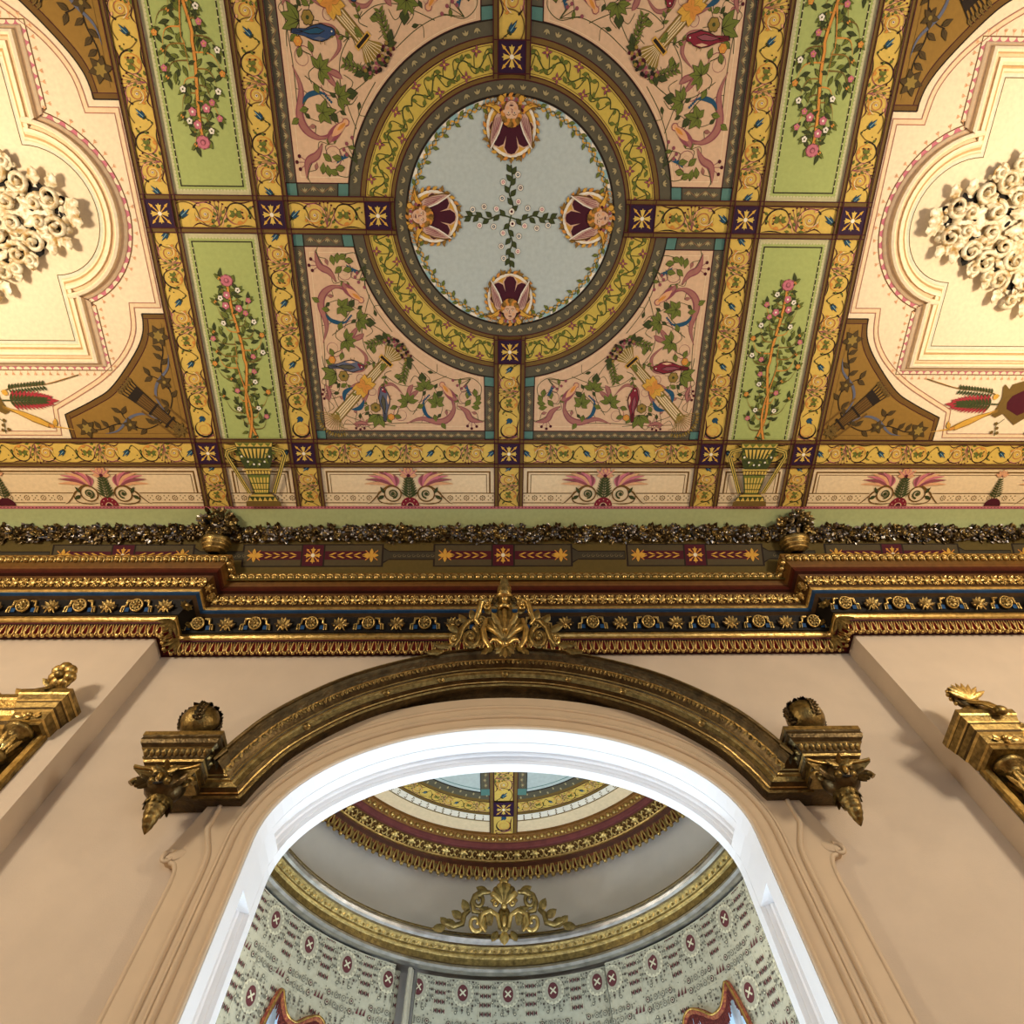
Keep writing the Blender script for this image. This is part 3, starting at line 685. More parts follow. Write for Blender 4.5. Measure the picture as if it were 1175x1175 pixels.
# ---------------------------------------------------------------- cream panels along the wall
def palmette(P):
    """half sun with a fern, plumes and scrolls; origin at the foot, growing towards -y"""
    P.poly([(.058 * cos(pi + t * pi / 10), .06 * sin(pi + t * pi / 10)) for t in range(11)], hx('7C1A2C'), 6)
    P.poly([(.024 * cos(pi + t * pi / 10), .024 * sin(pi + t * pi / 10)) for t in range(11)], 'pink', 7); P.poly([(.017 * cos(pi + t * pi / 8), .02 * sin(pi + t * pi / 8)) for t in range(9)], 'crimson', 8)
    for k in range(5): a = pi + pi * (k + .5) / 5; P.dot(.044 * cos(a), .044 * sin(a), .004, 'pink', 9, 5)
    P.line([(0, -.05), (0, -.19)], .006, 'leafd', 6)
    for k in range(8):
        L = .07 - .005 * k
        for sg in (-1, 1): P.leaf(0, -.055 - .018 * k, -90 + sg * 52, L, .0075, 'leafd', 6, None, False)
    for a in (-90, -60, -120, -30, -150, 0, 180): P.leaf(0, -.205, a, .055, .014, 'peach', 6, 'mauve')
    for a in (-75, -105, -45, -135): P.line([(0, -.2), (.07 * cos(radians(a)), -.2 + .055 * sin(radians(a)))], .005, 'rose', 9); P.dot(.07 * cos(radians(a)), -.2 + .055 * sin(radians(a)), .008, 'peach', 9, 6)
    P.dot(0, -.205, .012, 'crimson', 10)
    for sg in (-1, 1):
        for k in range(9):
            a = radians(-112 + k * 12); L = .075 + .012 * k - .002 * max(0, k - 5) ** 2
            bx, by = sg * .085, -.125
            P.line([(bx, by), (bx + sg * L * .6 * cos(a), by + L * .62 * sin(a)), (bx + sg * L * 1.25 * cos(a + .25), by + L * sin(a + .12))], .020, ('rose', 'mauve', 'peach')[k % 3], 5 + k % 2, 'both', 4)
        P.spiral(sg * .105, -.083, .052, .052, 0, 360, .008, 'brown2', 6, None, 26); P.spiral(sg * .105, -.083, .03, .008, 90, 560 * sg, .012, 'leafd', 7)
        P.dot(sg * .105, -.083, .012, 'leafd', 7); P.leaf(sg * .155, -.085, 90 - sg * 150, .05, .008, 'leafd', 6)
        P.line([(sg * .035, -.05), (sg * .055, -.10), (sg * .105, -.14), (sg * .165, -.11), (sg * .24, -.03), (sg * .27, -.012)], .010, 'brown2', 6, 'both', 5)
        P.line([(sg * .05, -.02), (sg * .12, -.012), (sg * .19, -.03), (sg * .20, -.08), (sg * .17, -.11)], .007, 'brown2', 6, 'both', 5); P.leaf(sg * .16, -.07, 90 - sg * 60, .05, .01, 'leafd', 6)
def cream_panel(P, x0, x1, motifs):
    y0, y1 = 1.399, 1.664
    P.rect(x0, y0, x1, y1, 'cream', 1)
    a, b = x0 + .03, x1 - .03
    P.line([(a, 1.575), (a, 1.432), (b, 1.432), (b, 1.575)], .010, 'brown2', 3); P.line([(a + .02, 1.575), (a + .02, 1.45), (b - .02, 1.45), (b - .02, 1.575)], .004, 'brown2', 3)
    P.rect(x0, 1.572, x1, 1.578, 'brown2', 3); P.rect(x0, 1.638, x1, 1.644, 'brown2', 3)
    n = int((x1 - x0) / .05)
    for k in range(n):
        x = x0 + (x1 - x0) * (k + .5) / n
        if any(abs(x - m) < .25 for m in motifs): continue
        if k % 2:
            for q in range(8): P.dot(x + .015 * cos(q * pi / 4), 1.607 + .015 * sin(q * pi / 4), .0048, 'brown2', 3, 5)
            P.dot(x, 1.607, .005, 'brown2', 3, 5)
        else:
            for dx, dy in ((-.014, -.014), (.014, .014), (.014, -.014), (-.014, .014), (0, 0)): P.dot(x + dx, 1.607 + dy, .0045, 'olive', 3, 5)
    for m in motifs:
        P.poly([(m - .27, 1.641), (m - .16, 1.53), (m, 1.50), (m + .16, 1.53), (m + .27, 1.641)], 'cream', 4)
        P.push(m, 1.66); P.base = 4; palmette(P); P.base = 0; P.pop()
    P.rect(x0, 1.644, x1, 1.664, 'cream', 2)
for x0, x1, ms in ((-A2 + RL, -RL, [-.625]), (RL, A2 - RL, [.605]), (A2 + RL, A3 - RL, []), (-A3 + RL, -A2 - RL, []), (A3 + RL, 4.2, [2.52, 3.55]), (-4.2, -A3 - RL, [-2.51, -3.55])):
    P = new(); cream_panel(P, x0, x1, ms)
    if abs(x0) > 1.9 or abs(x1) > 1.9:
        m = 3.04 if x0 > 0 else -3.04
        P.push(m + .1 * (1 if x0 > 0 else -1), 1.66); P.base = 4; P.poly([(.055 * cos(pi + t * pi / 10), .055 * sin(pi + t * pi / 10)) for t in range(11)], 'crimson', 6); P.line([(0, -.05), (0, -.19)], .006, 'leafd', 6)
        for k in range(8):
            for sg in (-1, 1): P.leaf(0, -.06 - .017 * k, -90 + sg * 58, .055 - .005 * k, .0055, 'leafd', 6, None, False)
        for a in (-90, -55, -125, -20, -160): P.leaf(0, -.205, a, .045, .011, 'peach', 6, 'mauve')
        P.pop(); P.base = 0
    part(P, 'cream_panel')
P = new()
P.rect(-4.2, 1.664, 4.2, 1.684, 'rose', 1); P.rect(-4.2, 1.6625, 4.2, 1.666, 'mauve', 2); P.rect(-4.2, 1.681, 4.2, 1.684, 'mauve', 2)
for k in range(380): P.dot(-4.18 + k * .022, 1.6735, .004, 'crimson', 3, 5)
part(P, 'dotted_border', 'narrow rose border with a row of crimson dots')
# ---------------------------------------------------------------- the two side fields with their mouldings
TX = 3.1
def sym(pts):
    """quarter outline (u>=0,v>=0 from the u axis to the v axis) -> closed outline"""
    a = list(pts); b = [(-u, v) for u, v in a[::-1]]; c = [(-u, -v) for u, v in a]; d = [(u, -v) for u, v in a[::-1]]
    out = []
    for p in a + b + c + d:
        if not out or hypot(p[0] - out[-1][0], p[1] - out[-1][1]) > 1e-5: out.append(p)
    if hypot(out[0][0] - out[-1][0], out[0][1] - out[-1][1]) < 1e-5: out.pop()
    return out
def lobe(ru, h, rv, n=12):
    """half of the round bulge: tip at (ru,0), ends at the notch (ru-rv, h)"""
    return [(ru - rv + rv * cos(t * pi / 2 / n), h * sin(t * pi / 2 / n)) for t in range(n + 1)]
inner = sym(lobe(.945, .305, .295) + [(.65, .65)])
inner = [p for p in inner]
def off(path, d):
    nm = mitre(path, True); return [(p[0] - n[0] * d, p[1] - n[1] * d) for p, n in zip(path, nm)]
# outward side: path runs counter-clockwise, its left normal points in, so off() grows it
for sx in (-1, 1):
    side = 'left' if sx < 0 else 'right'
    P = new(); P.push(sx * TX, 0, 0, -sx, 1)
    P.rect(-1.19, -1.4, TX - A3 - RL, Q - RL, 'tray', 1)
    P.line(inner, .004, 'brown2', 3, closed=True)
    P.strip(inner + inner[:1], off(inner, .018) + off(inner, .018)[:1], (.62, .66, .50, 1), 2)
    o2 = off(inner, .145); o3 = off(inner, .165)
    P.strip(o2 + o2[:1], off(inner, .163) + off(inner, .163)[:1], 'rose', 2)
    P.line(o3, .0045, 'brown2', 4, closed=True)
    # row of half rounds and sprigs along the outer line
    for i in range(len(o3)):
        p, q = o3[i], o3[(i + 1) % len(o3)]; L = hypot(q[0] - p[0], q[1] - p[1])
        a = math.degrees(atan2(q[1] - p[1], q[0] - p[0])); n = max(1, round(L / .042))
        for k in range(n):
            t = (k + .5) / n; P.push(p[0] + (q[0] - p[0]) * t, p[1] + (q[1] - p[1]) * t, a)
            P.poly([(.018 * cos(j * pi / 8), .003 + .017 * sin(j * pi / 8)) for j in range(9)], 'tray', 3)
            P.line([(0, -.004), (0, -.032)], .0025, 'peach', 3)
            for q2 in (-120, -60): P.leaf(0, -.015, q2, .018, .003, 'peach', 3, None, False)
            P.pop()
    # peach ribbon that steps round the spandrels
    for sy in (-1, 1):
        P.push(0, 0, 0, 1, sy)
        pts = [(1.155, 0), (1.155, .457), (1.01, .457)] + catmull([(1.01, .457), (.985, .60), (.90, .73), (.76, .85), (.60, .945), (.43, 1.035)], 6)[1:] + [(.41, 1.19), (-1.19, 1.19)]
        P.line(pts, .026, 'peach', 2); P.line(pts, .018, 'tray2', 3)
        nm = mitre(pts)
        for d in (-.013, .013): P.line([(p[0] + n[0] * d, p[1] + n[1] * d) for p, n in zip(pts, nm)], .0035, 'acan', 4)
        P.pop()
    part(P, 'side_field', 'cream field with a stepped peach outline on the %s' % side)
    # run moulding between the two outlines (raised plaster)
    mbm = MB()
    prof = [(.02, .0), (.024, .012), (.034, .018), (.044, .012), (.046, .024), (.058, .034), (.074, .036), (.078, .026), (.092, .026), (.096, .040), (.106, .046), (.118, .040), (.120, .022), (.132, .018), (.142, .008), (.145, 0)]
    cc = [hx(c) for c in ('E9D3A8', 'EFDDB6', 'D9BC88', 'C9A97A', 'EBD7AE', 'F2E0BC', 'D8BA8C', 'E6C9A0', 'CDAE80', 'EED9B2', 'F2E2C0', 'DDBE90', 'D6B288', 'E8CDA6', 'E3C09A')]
    rows = []
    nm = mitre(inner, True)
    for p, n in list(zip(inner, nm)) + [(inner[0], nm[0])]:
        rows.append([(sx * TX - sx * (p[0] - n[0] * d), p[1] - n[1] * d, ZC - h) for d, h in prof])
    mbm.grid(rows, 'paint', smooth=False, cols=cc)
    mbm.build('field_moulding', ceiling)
    # brown corner spandrels with a quiver and flowers
    for sy in (-1, 1):
        P = new(); P.push(sx * TX, 0, 0, -sx, sy)
        arc = catmull([(1.058, .502), (1.035, .61), (.957, .73), (.79, .91), (.66, .99), (.475, 1.076)], 8)
        poly = [(1.183, .502)] + arc + [(.476, 1.221), (1.183, 1.221)]
        P.poly(poly, 'brown', 2)
        P.line(poly, .007, 'dark', 4, closed=True)
        P.strip(arc, [(p[0] + .022, p[1] + .022) for p in arc], 'brown2', 3); P.line([(p[0] + .024, p[1] + .024) for p in arc], .004, 'red', 4)
        P.rect(1.05, .502, 1.183, .528, 'brown2', 3); P.rect(.476, 1.08, .50, 1.221, 'brown2', 3); P.line([(1.05, .528), (1.183, .528)], .004, 'red', 4); P.line([(.50, 1.08), (.50, 1.221)], .004, 'red', 4)
        P.line([(1.15, .55), (1.15, 1.19), (.53, 1.19)], .003, 'brown2', 3)
        P.push(1.183, 1.221, 0, -1, -1)      # origin in the square corner
        for ax in (0, 1):
            if ax: P.T.append((P.T[-1][1], P.T[-1][0], P.T[-1][2], P.T[-1][4], P.T[-1][3], P.T[-1][5]))
            P.line([(.12, .12), (.25, .06), (.40, .09), (.52, .055), (.60, .06)], .006, 'dark', 5, None, 6)
            P.line([(.30, .07), (.36, .12), (.38, .17)], .005, 'dark', 5, None, 5)
            P.star(.60, .062, .06, 6, 'olived', 7, 20, .26, 'dark'); P.star(.60, .062, .032, 6, 'wheat', 9, 50, .3, 'dark')
            P.star(.34, .085, .045, 5, 'olived', 7, 10, .26, 'dark'); P.dot(.34, .085, .01, 'wheat', 9)
            for x, y, a in ((.20, .09, 40), (.25, .06, -40), (.40, .09, 60), (.44, .08, -50), (.47, .07, 50), (.38, .16, 30), (.37, .15, 120), (.52, .06, 60), (.16, .12, -30)): P.leaf(x, y, a, .055, .012, 'olived', 6)
            P.line([(.14, .10), (.24, .15), (.33, .13), (.42, .05), (.50, .03)], .016, 'birdg', 6, 'both', 6)
            if ax: P.T.pop()
        P.push(0, 0, 45)
        P.poly([(.06, -.02), (.14, -.03), (.36, -.045), (.40, -.05), (.40, .05), (.36, .045), (.14, .03), (.06, .02)], 'dark', 8); P.poly([(.07, -.015), (.14, -.024), (.36, -.038), (.36, .038), (.14, .024), (.07, .015)], 'brown2', 9)
        for k in range(5): P.line([(.15, -.02 + .01 * k), (.36, -.032 + .016 * k)], .003, 'dark', 10)
        for k in range(6): P.line([(.36, -.04 + .016 * k), (.46, -.055 + .022 * k)], .007, 'dark', 8); P.leaf(.43, -.05 + .02 * k, -4 + 2 * k, .04, .008, 'olive', 9)
        for u in (.14, .25, .35): P.rect(u, -.045, u + .012, .045, 'dark', 11)
        for k in range(9): P.leaf(.08, 0, 40 * k, .05, .010, 'olive', 10)
        for v in (-.05, .06): P.line([(.02, v), (.30, v * 1.2)], .012, 'brown2', 7)
        P.pop(); P.pop()
        part(P, 'quiver_spandrel', 'brown corner spandrel with a quiver of arrows and flowers')
    # torches and palm leaf beside a shield, in the strip next to the wall
    P = new(); P.push(sx * TX, 0, 0, -sx, 1); P.base = 6
    for sg in (1, -1):
        P.push(0, 1.0, 0, sg, 1)
        P.poly([(0, -.16), (.09, -.13), (.10, -.10), (.135, -.13), (.145, -.115), (.13, -.05), (.14, 0), (.16, .06), (.13, .075), (.09, .05), (0, .12)], 'olive', 3)
        P.poly([(0, -.10), (.07, -.06), (.09, -.02), (.08, .02), (0, .06)], 'crimson', 4)
        P.line([(.15, -.06), (.25, -.09), (.42, -.105), (.62, -.16)], .006, 'olive', 4, None, 4)
        for k in range(12):
            t = .2 + .018 * k; P.leaf(t, -.075 - .002 * k, 60, .035, .007, 'leafd', 5, None, False); P.leaf(t, -.075 - .002 * k, -70, .035, .007, 'leafd', 5, None, False)
        P.line([(.42, -.105), (.56, -.145)], .014, 'orange', 5, 'both'); P.dot(.17, -.055, .018, 'gold', 5)
        for k in range(11):
            x = .42 - .018 * k
            for q in (-1, 1): P.leaf(x - .05, -.01, q * (22 + 4 * k), .085 - .003 * abs(k - 4), .010, 'rose' if 0 else hx('A03038'), 5, None, False); P.leaf(x - .05, -.01, q * (24 + 4 * k), .045, .008, 'leafd', 7, None, False)
        P.leaf(.37, -.01, 0, .10, .016, hx('A03038'), 6, None, False); P.line([(.14, -.01), (.42, -.012)], .008, 'leafd', 8)
        P.poly([(.13, .02), (.18, .04), (.24, .055), (.32, .09), (.38, .125), (.40, .14), (.36, .155), (.28, .12), (.20, .07), (.13, .04)], 'brown', 5); P.poly([(.14, .026), (.19, .046), (.25, .063), (.32, .096), (.37, .13), (.36, .148), (.28, .112), (.20, .064)], 'gold', 6)
        P.line([(.37, .14), (.42, .15), (.51, .165)], .016, 'gold', 6, 'out'); P.leaf(.40, .145, -70, .05, .012, 'gold', 6, 'brown'); P.leaf(.40, .15, 200, .04, .01, 'orange', 7, 'brown')
        P.line([(.10, .19), (.11, .12), (.07, .08)], .004, 'leafd', 5)
        for x, y in ((.10, .14), (.115, .11), (.09, .17), (.125, .165)): P.dot(x, y, .011, 'olive', 6, 7)
        P.pop()
    part(P, 'torch_emblem', 'shield with crossed torches and red palm leaves')
    # openwork plaster grille
    g = MB(); R = random.Random(3)
    cz = ZC - .004
    hw = lambda u: .40 if u < .30 else (.40 - (u - .30) * .60 if u < .60 else .22 - (u - .60) * .62)
    outline = [(.86, 0), (.80, .06), (.76, .13), (.68, .165), (.60, .20), (.54, .25), (.47, .30), (.38, .36), (.28, .42), (.14, .46), (0, .48)]
    full = sym(outline)
    back = [(sx * (TX - u * .93), v * .93) for u, v in full]
    g.add([(x, y, cz - .012) for x, y in back], [list(range(len(back)))], 'plaster', smooth=False)
    for k in range(240):
        u = R.uniform(-.80, .80); v = R.uniform(-1, 1) * max(.02, hw(abs(u)) - .03); a = R.uniform(0, pi); w = R.uniform(.009, .02); l = w * R.uniform(1.2, 2.2)
        g.add([(sx * (TX - u) + l * cos(t * pi / 4) * cos(a) - w * sin(t * pi / 4) * sin(a), v + l * cos(t * pi / 4) * sin(a) + w * sin(t * pi / 4) * cos(a), cz - .013 - k * 1e-5) for t in range(8)], [list(range(8))], 'void', smooth=False)  # flat black spots painted on the backing as shaded openwork holes
    pt = lambda u, v, h: (sx * (TX - u), v, cz - h)
    def vol(u, v, r, a0, turns, rad, h=.03):
        n = int(14 * turns); pts = []; rr = []
        for k in range(n + 1):
            t = k / n; a = radians(a0) + 2 * pi * turns * t; q = r * (1 - .8 * t)
            pts.append(pt(u + q * cos(a), v + q * sin(a), h + .018 * t)); rr.append(rad * (1 - .45 * t))
        g.tube(pts, rr, 'plaster', seg=6); g.ball(pts[-1], rad * .9, 'plaster', nu=6, nv=4)
    def lf(u, v, a, L, W, h=.028): g.leaf(pt(u, v, h), (-sx * cos(radians(a)), sin(radians(a)), -.1), (0, 0, -1), L, W, 'plaster', curl=.12, ridge=.5, lobes=1)
    for sgu in (1, -1):
        for sgv in (1, -1):
            U = lambda u, v: (sgu * u, sgv * v)
            AN = lambda a: (a if sgu > 0 else 180 - a) * sgv if sgv > 0 else -(a if sgu > 0 else 180 - a)
            tn = 1.35
            def V(u, v, r, a0, rad=.0155):
                uu, vv = U(u, v); n = 18; pts = []; rr = []
                for k in range(n + 1):
                    t = k / n; a = radians(a0) + 2 * pi * tn * t; q = r * (1 - .8 * t)
                    pts.append(pt(uu + sgu * q * cos(a), vv + sgv * q * sin(a), .028 + .02 * t)); rr.append(rad * (1 - .4 * t))
                g.tube(pts, rr, 'plaster', seg=6); g.ball(pts[-1], rad * 1.0, 'plaster', nu=6, nv=4)
            for u, v, r, a0 in ((.735, .075, .062, 160), (.66, .045, .04, 30), (.60, .145, .055, 200), (.52, .055, .05, 80), (.50, .20, .06, 230), (.43, .12, .05, 20), (.40, .29, .062, 120), (.33, .04, .05, 200), (.34, .19, .055, 300), (.25, .31, .06, 60), (.24, .12, .055, 150), (.13, .22, .06, 250), (.12, .38, .06, 20), (.10, .07, .06, 100), (.56, .235, .034, 90), (.47, .275, .036, 140), (.30, .395, .04, 30)): V(u, v, r, a0)
            for u, v, a, L, W in ((.80, .02, 20, .07, .03), (.75, .11, 60, .06, .026), (.68, .13, 80, .06, .026), (.66, .02, 150, .07, .022), (.58, .09, 200, .07, .022), (.56, .19, 70, .06, .024), (.45, .25, 70, .07, .026), (.44, .05, 190, .08, .024), (.36, .33, 60, .07, .026), (.30, .25, 110, .07, .024), (.26, .05, 170, .09, .026), (.20, .38, 80, .08, .026), (.18, .18, 140, .08, .026), (.07, .30, 100, .08, .026), (.05, .44, 85, .06, .026), (.02, .14, 90, .1, .03)):
                uu, vv = U(u, v); lf(uu, vv, AN(a), L * 1.35, W * 1.35)
            for k in range(44):
                u = R.uniform(0, .80); m = hw(u); v = R.uniform(0, max(.03, m)); uu, vv = U(u, v)
                if k % 2: lf(uu, vv, R.uniform(0, 360), .07, .022, .022)
                g.ball(pt(uu, vv, .02), R.uniform(.012, .024), 'plaster', nu=7, nv=4, sc=(1, 1, .8))
    lf(.80, 0, 0, .09, .04, .035); lf(-.80, 0, 180, .09, .04, .035)
    g.lathe([(.0, -.075), (.03, -.07), (.05, -.05), (.09, -.045), (.10, -.02), (.10, 0)], (sx * TX, 0, ZC - .01), (0, 0, 1), 'plaster', seg=18)
    gr = g.build('ceiling_grille', shift=(sx * TX, 0, ZC)); gr.location = (sx * TX, 0, ZC)
    tag(gr, 'openwork ivory and gilt plaster ornament on the %s cream ceiling field' % side, 'ceiling ornament', 'plaster openwork ceiling ornaments')
# ---------------------------------------------------------------- walls
W = MB()
ell = [(1.025 * cos(pi - pi * k / 40), 2.75 + .605 * sin(pi - pi * k / 40)) for k in range(41)]      # arch, relative to XA
archp = [(-1.025, 0.0), (-1.025, 1.4)] + ell + [(1.025, 1.4), (1.025, 0.0)]
def wq(p): W.add(p, [(0, 1, 2, 3)], 'wall', smooth=False)
wq([(-XR, YC, 0), (XA - 1.025, YC, 0), (XA - 1.025, YC, 4.12), (-XR, YC, 4.12)]); wq([(XA + 1.025, YC, 0), (XR, YC, 0), (XR, YC, 4.12), (XA + 1.025, YC, 4.12)])
for a, b in zip(ell, ell[1:]): wq([(XA + a[0], YC, a[1]), (XA + b[0], YC, b[1]), (XA + b[0], YC, 4.12), (XA + a[0], YC, 4.12)])
for s in (-1, 1):
    wq([(s * XR, YC, 0), (s * XR, YS, 0), (s * XR, YS, 4.12), (s * XR, YC, 4.12)]); wq([(s * XR, YS, 0), (s * 4.3, YS, 0), (s * 4.3, YS, 4.6), (s * XR, YS, 4.12)])
wall = tag(W.build('wall_front'), 'tan canvas wall with an arched opening between two shallow breasts', 'wall', None, 'structure')
for s, nm in ((-1, 'left'), (1, 'right')):
    w = MB(); w.box(min(s * 4.3, s * 4.4), max(s * 4.3, s * 4.4), -2.9, 2.25, 0, 4.66, 'wall'); tag(w.build('wall_' + nm), 'plain tan side wall on the %s beyond the picture' % nm, 'wall', None, 'structure')
w = MB(); w.box(-4.4, 4.4, -2.9, 4.3, -.05, 0, 'floorwood'); tag(w.build('floor'), 'oak floor below the picture', 'floor', None, 'structure')

# ---------------------------------------------------------------- crown cornice
PATH = [(-4.25, YS), (-XR, YS), (-XR, YC), (XR, YC), (XR, YS), (4.25, YS)]
NM = [(-a, -b) for a, b in mitre(PATH)]          # outward, into the room
def on_path(i, o): return PATH[i][0] + NM[i][0] * o, PATH[i][1] + NM[i][1] * o
def run(mb, prof, m='enamel', cols=None, col=(1, 1, 1, 1), smooth=False):
    rows = [[(*on_path(i, o), z) for o, z in prof] for i in range(len(PATH))]
    # every stretch gets its own vertices so that mitres stay sharp
    GL = [hx(q) for q in ('9A7030', 'B08438', 'C09440', 'C8A04A', 'D2AA50', 'A07830', '8A6228')]
    for a, b in zip(rows, rows[1:]):
        for j in range(len(prof) - 1): mb.grid([a[j:j + 2], b[j:j + 2]], 'gilt2' if cols[j] in GL else m, cols[j], smooth)
def along(o, pitch, segs=(0, 1, 2, 3, 4)):
    """points (x, y, tangent, normal) every ~pitch along the run at projection o"""
    out = []
    for i in segs:
        a, b = on_path(i, o), on_path(i + 1, o); L = hypot(b[0] - a[0], b[1] - a[1]); t = Vector(((b[0] - a[0]) / L, (b[1] - a[1]) / L, 0)); n = Vector((t.y, -t.x, 0))
        k = max(1, round(L / pitch))
        for j in range(k):
            f = (j + .5) / k; out.append((Vector((a[0] + (b[0] - a[0]) * f, a[1] + (b[1] - a[1]) * f, 0)), t, n, i, j, L / k))
    return out
UPV = Vector((0, 0, 1))
k_ = MB()
c = hx
# (projection, height, colour of the strip that starts here)
prof = [(.0, 4.005, '3A1012'), (.018, 4.005, '5A1416'), (.030, 4.012, '8A2A26'), (.066, 4.045, '2A1A10'), (.075, 4.05, '4A1418'), (.082, 4.058, '9A7030'), (.094, 4.060, 'B08438'), (.104, 4.070, 'C09440'), (.106, 4.085, '8A6228'), (.100, 4.094, '14100C'),
        (.108, 4.097, '17130F'), (.130, 4.125, '17130F'), (.161, 4.168, '241A12'), (.165, 4.172, '4A3A28'), (.190, 4.175, '1C3A5C'), (.204, 4.180, '274E72'), (.206, 4.190, 'C8A04A'), (.212, 4.194, 'D2AA50'), (.216, 4.202, 'A07830'), (.214, 4.212, '4E3414'),
        (.220, 4.216, '4E3414'), (.236, 4.245, '5A3C16'), (.259, 4.276, '5A3A18'), (.264, 4.280, '34160E'), (.285, 4.283, '46180F'), (.290, 4.300, '4E2614'), (.294, 4.318, '6E4A22'), (.300, 4.326, '6A4418'), (.305, 4.332, '6A4A1C'), (.345, 4.386, '8A6428'), (.345, 4.396, '4A3A1C'), (.10, 4.400, '4A3A1C')]
run(k_, [(o, z) for o, z, _ in prof], 'enamel', [c(x) for _, _, x in prof])
cornice = tag(k_.build('trim_1'), 'deep polychrome and gilt crown cornice stepping round two breasts', 'cornice', None, 'structure')
def cpart(mb, name, label=None, sub=None):
    o = mb.build(name, sub or cornice)
    if label: o['label'] = label
    return o
GD = 'giltrub'
# hanging leaf fringe on red
f = MB()
for p, t, n, i, j, L in along(.05, .047):
    b = p + UPV * 4.046 + n * .022; dn = Vector((n.x * -.045, n.y * -.045, -.052)).normalized(); out = (n + Vector((0, 0, -.8))).normalized()
    for s in (-1, 1):
        f.tube([b + t * (s * .006), b + t * (s * .012) + dn * .025 + out * .006, b + t * (s * .016) + dn * .048 + out * .010, b + t * (s * .010) + dn * .062 + out * .012], [.003, .0042, .0048, .004], 'gilt2', seg=5)
    f.leaf(b + t * .0235 + out * .003, dn, out, .06, .0055, 'giltrub', curl=.2, ridge=.6, seg=3)
    f.ball(b + dn * .066 + out * .012, .0125, 'gilt2', nu=7, nv=5); f.ball(b + t * .0235 + dn * .064 + out * .008, .007, 'gilt2', nu=6, nv=4)
cpart(f, 'leaf_fringe', 'gilt drop leaves on a red ground')
# corner leaves on the leaf fringe mitres
f = MB()
for i in (1, 2, 3, 4):
    x, y = on_path(i, .085); n = Vector((NM[i][0], NM[i][1], 0)).normalized()
    for a in (-50, -25, 0, 25, 50):
        tt = Vector((-n.y, n.x, 0)) * sin(radians(a)) + Vector((0, 0, -1)) * cos(radians(a)); f.leaf(Vector((x, y, 4.062)) + n * .01, tt - n * .5, n, .095, .016, 'giltrub', curl=.25, ridge=.5)
cpart(f, 'corner_leaf')
# frieze: rosettes, masks and gilt frets on black and blue
def fr(p, t, n, f_, h=0):      # point on the black cove: f_ from bottom 0 to top 1
    return p + n * (.012 + .05 * f_ + h) + UPV * (4.10 + .068 * f_ - h * .9)
fret = MB()
items = along(.108, .168)
for idx, (p, t, n, i, j, L) in enumerate(items):
    if i in (1, 3): continue
    kind = j % 2
    if kind == 0:
        r = MB(); cpt = fr(p, t, n, .5, .012); ax = (n + Vector((0, 0, -.9))).normalized()
        up = (UPV - ax * UPV.dot(ax)).normalized()
        r.lathe([(.0, .004), (.012, .002), (.026, -.004), (.032, .004)], cpt, ax, 'bronze', seg=14); r.lathe([(.030, .002), (.033, .008), (.037, .008), (.040, .0)], cpt, ax, 'gilt2', seg=16)
        for q in range(8):
            a = q * pi / 4; d = t * cos(a) + up * sin(a); r.leaf(cpt + d * .006 + ax * .004, d, ax, .025, .0085, 'giltrub', curl=.2, ridge=.6, seg=3)
        r.ball(cpt + ax * .010, .007, 'gilt2', nu=7, nv=5)
        cpart(r, 'frieze_rosette')
        for s in (-1, 1):
            a, b2, c2, d2, e2 = (fr(p, t, n, q, .004) for q in (.92, .92, .92, .10, .10))
            for g2, w in ((0, .0065), (.014, .004)):
                pts = [fr(p + t * (s * (.034 + g2)), t, n, .86 - g2 * 6, .004), fr(p + t * (s * (.064 - g2 * .3)), t, n, .86 - g2 * 6, .004), fr(p + t * (s * (.066 - g2 * .3)), t, n, .46, .004), fr(p + t * (s * (.086 - g2)), t, n, .42, .004), fr(p + t * (s * (.088 - g2)), t, n, .02, .004)]
                fret.tube(pts, w, 'gilt2', seg=4)
            q4 = [fr(p + t * (s * u), t, n, v, .002) for u, v in ((.045, .06), (.07, .06), (.07, .36), (.045, .36))]
            fret.add(q4, [(0, 1, 2, 3)], 'enamel', c('1E4A78'), False)
    else:
        r = MB(); cpt = fr(p, t, n, .45, .006); ax = (n + Vector((0, 0, -.9))).normalized(); up = (UPV - ax * UPV.dot(ax)).normalized()
        for a in (-70, -40, -12, 12, 40, 70):
            d = t * sin(radians(a)) + up * cos(radians(a)); r.leaf(cpt - up * .02, d, ax, .058, .015, 'giltrub' if abs(a) < 50 else 'bronze', curl=.25, ridge=.5, seg=4)
        for s in (-1, 1):
            r.tube([cpt - up * .028 + t * (s * (.004 + .026 * q / 6)) + up * (.012 * sin(q * .8)) + ax * .008 for q in range(7)], [.006 - .0005 * q for q in range(7)], 'gilt2', seg=5); r.ball(cpt + t * (s * .034) - up * .012 + ax * .008, .007, 'gilt2', nu=6, nv=4)
        r.ball(cpt - up * .012 + ax * .010, .012, 'gilt2', nu=8, nv=5); r.ball(cpt - up * .032 + ax * .006, .008, 'gilt2', nu=7, nv=5)
        cpart(r, 'frieze_mask')
for i in (1, 2, 3, 4):
    x, y = on_path(i, .135); n = Vector((NM[i][0], NM[i][1], 0)).normalized()
    for a in range(0, 360, 45):
        tt = Vector((-n.y, n.x, 0)) * sin(radians(a)) + Vector((0, 0, 1)) * cos(radians(a)); fret.leaf(Vector((x, y, 4.13)) + n * .012, tt, n, .04, .012, 'giltrub', curl=.2, ridge=.5, seg=3)
    fret.ball(Vector((x, y, 4.13)) + n * .02, .012, 'gilt2')
cpart(fret, 'frieze_fret', 'gilt key frets with blue insets')
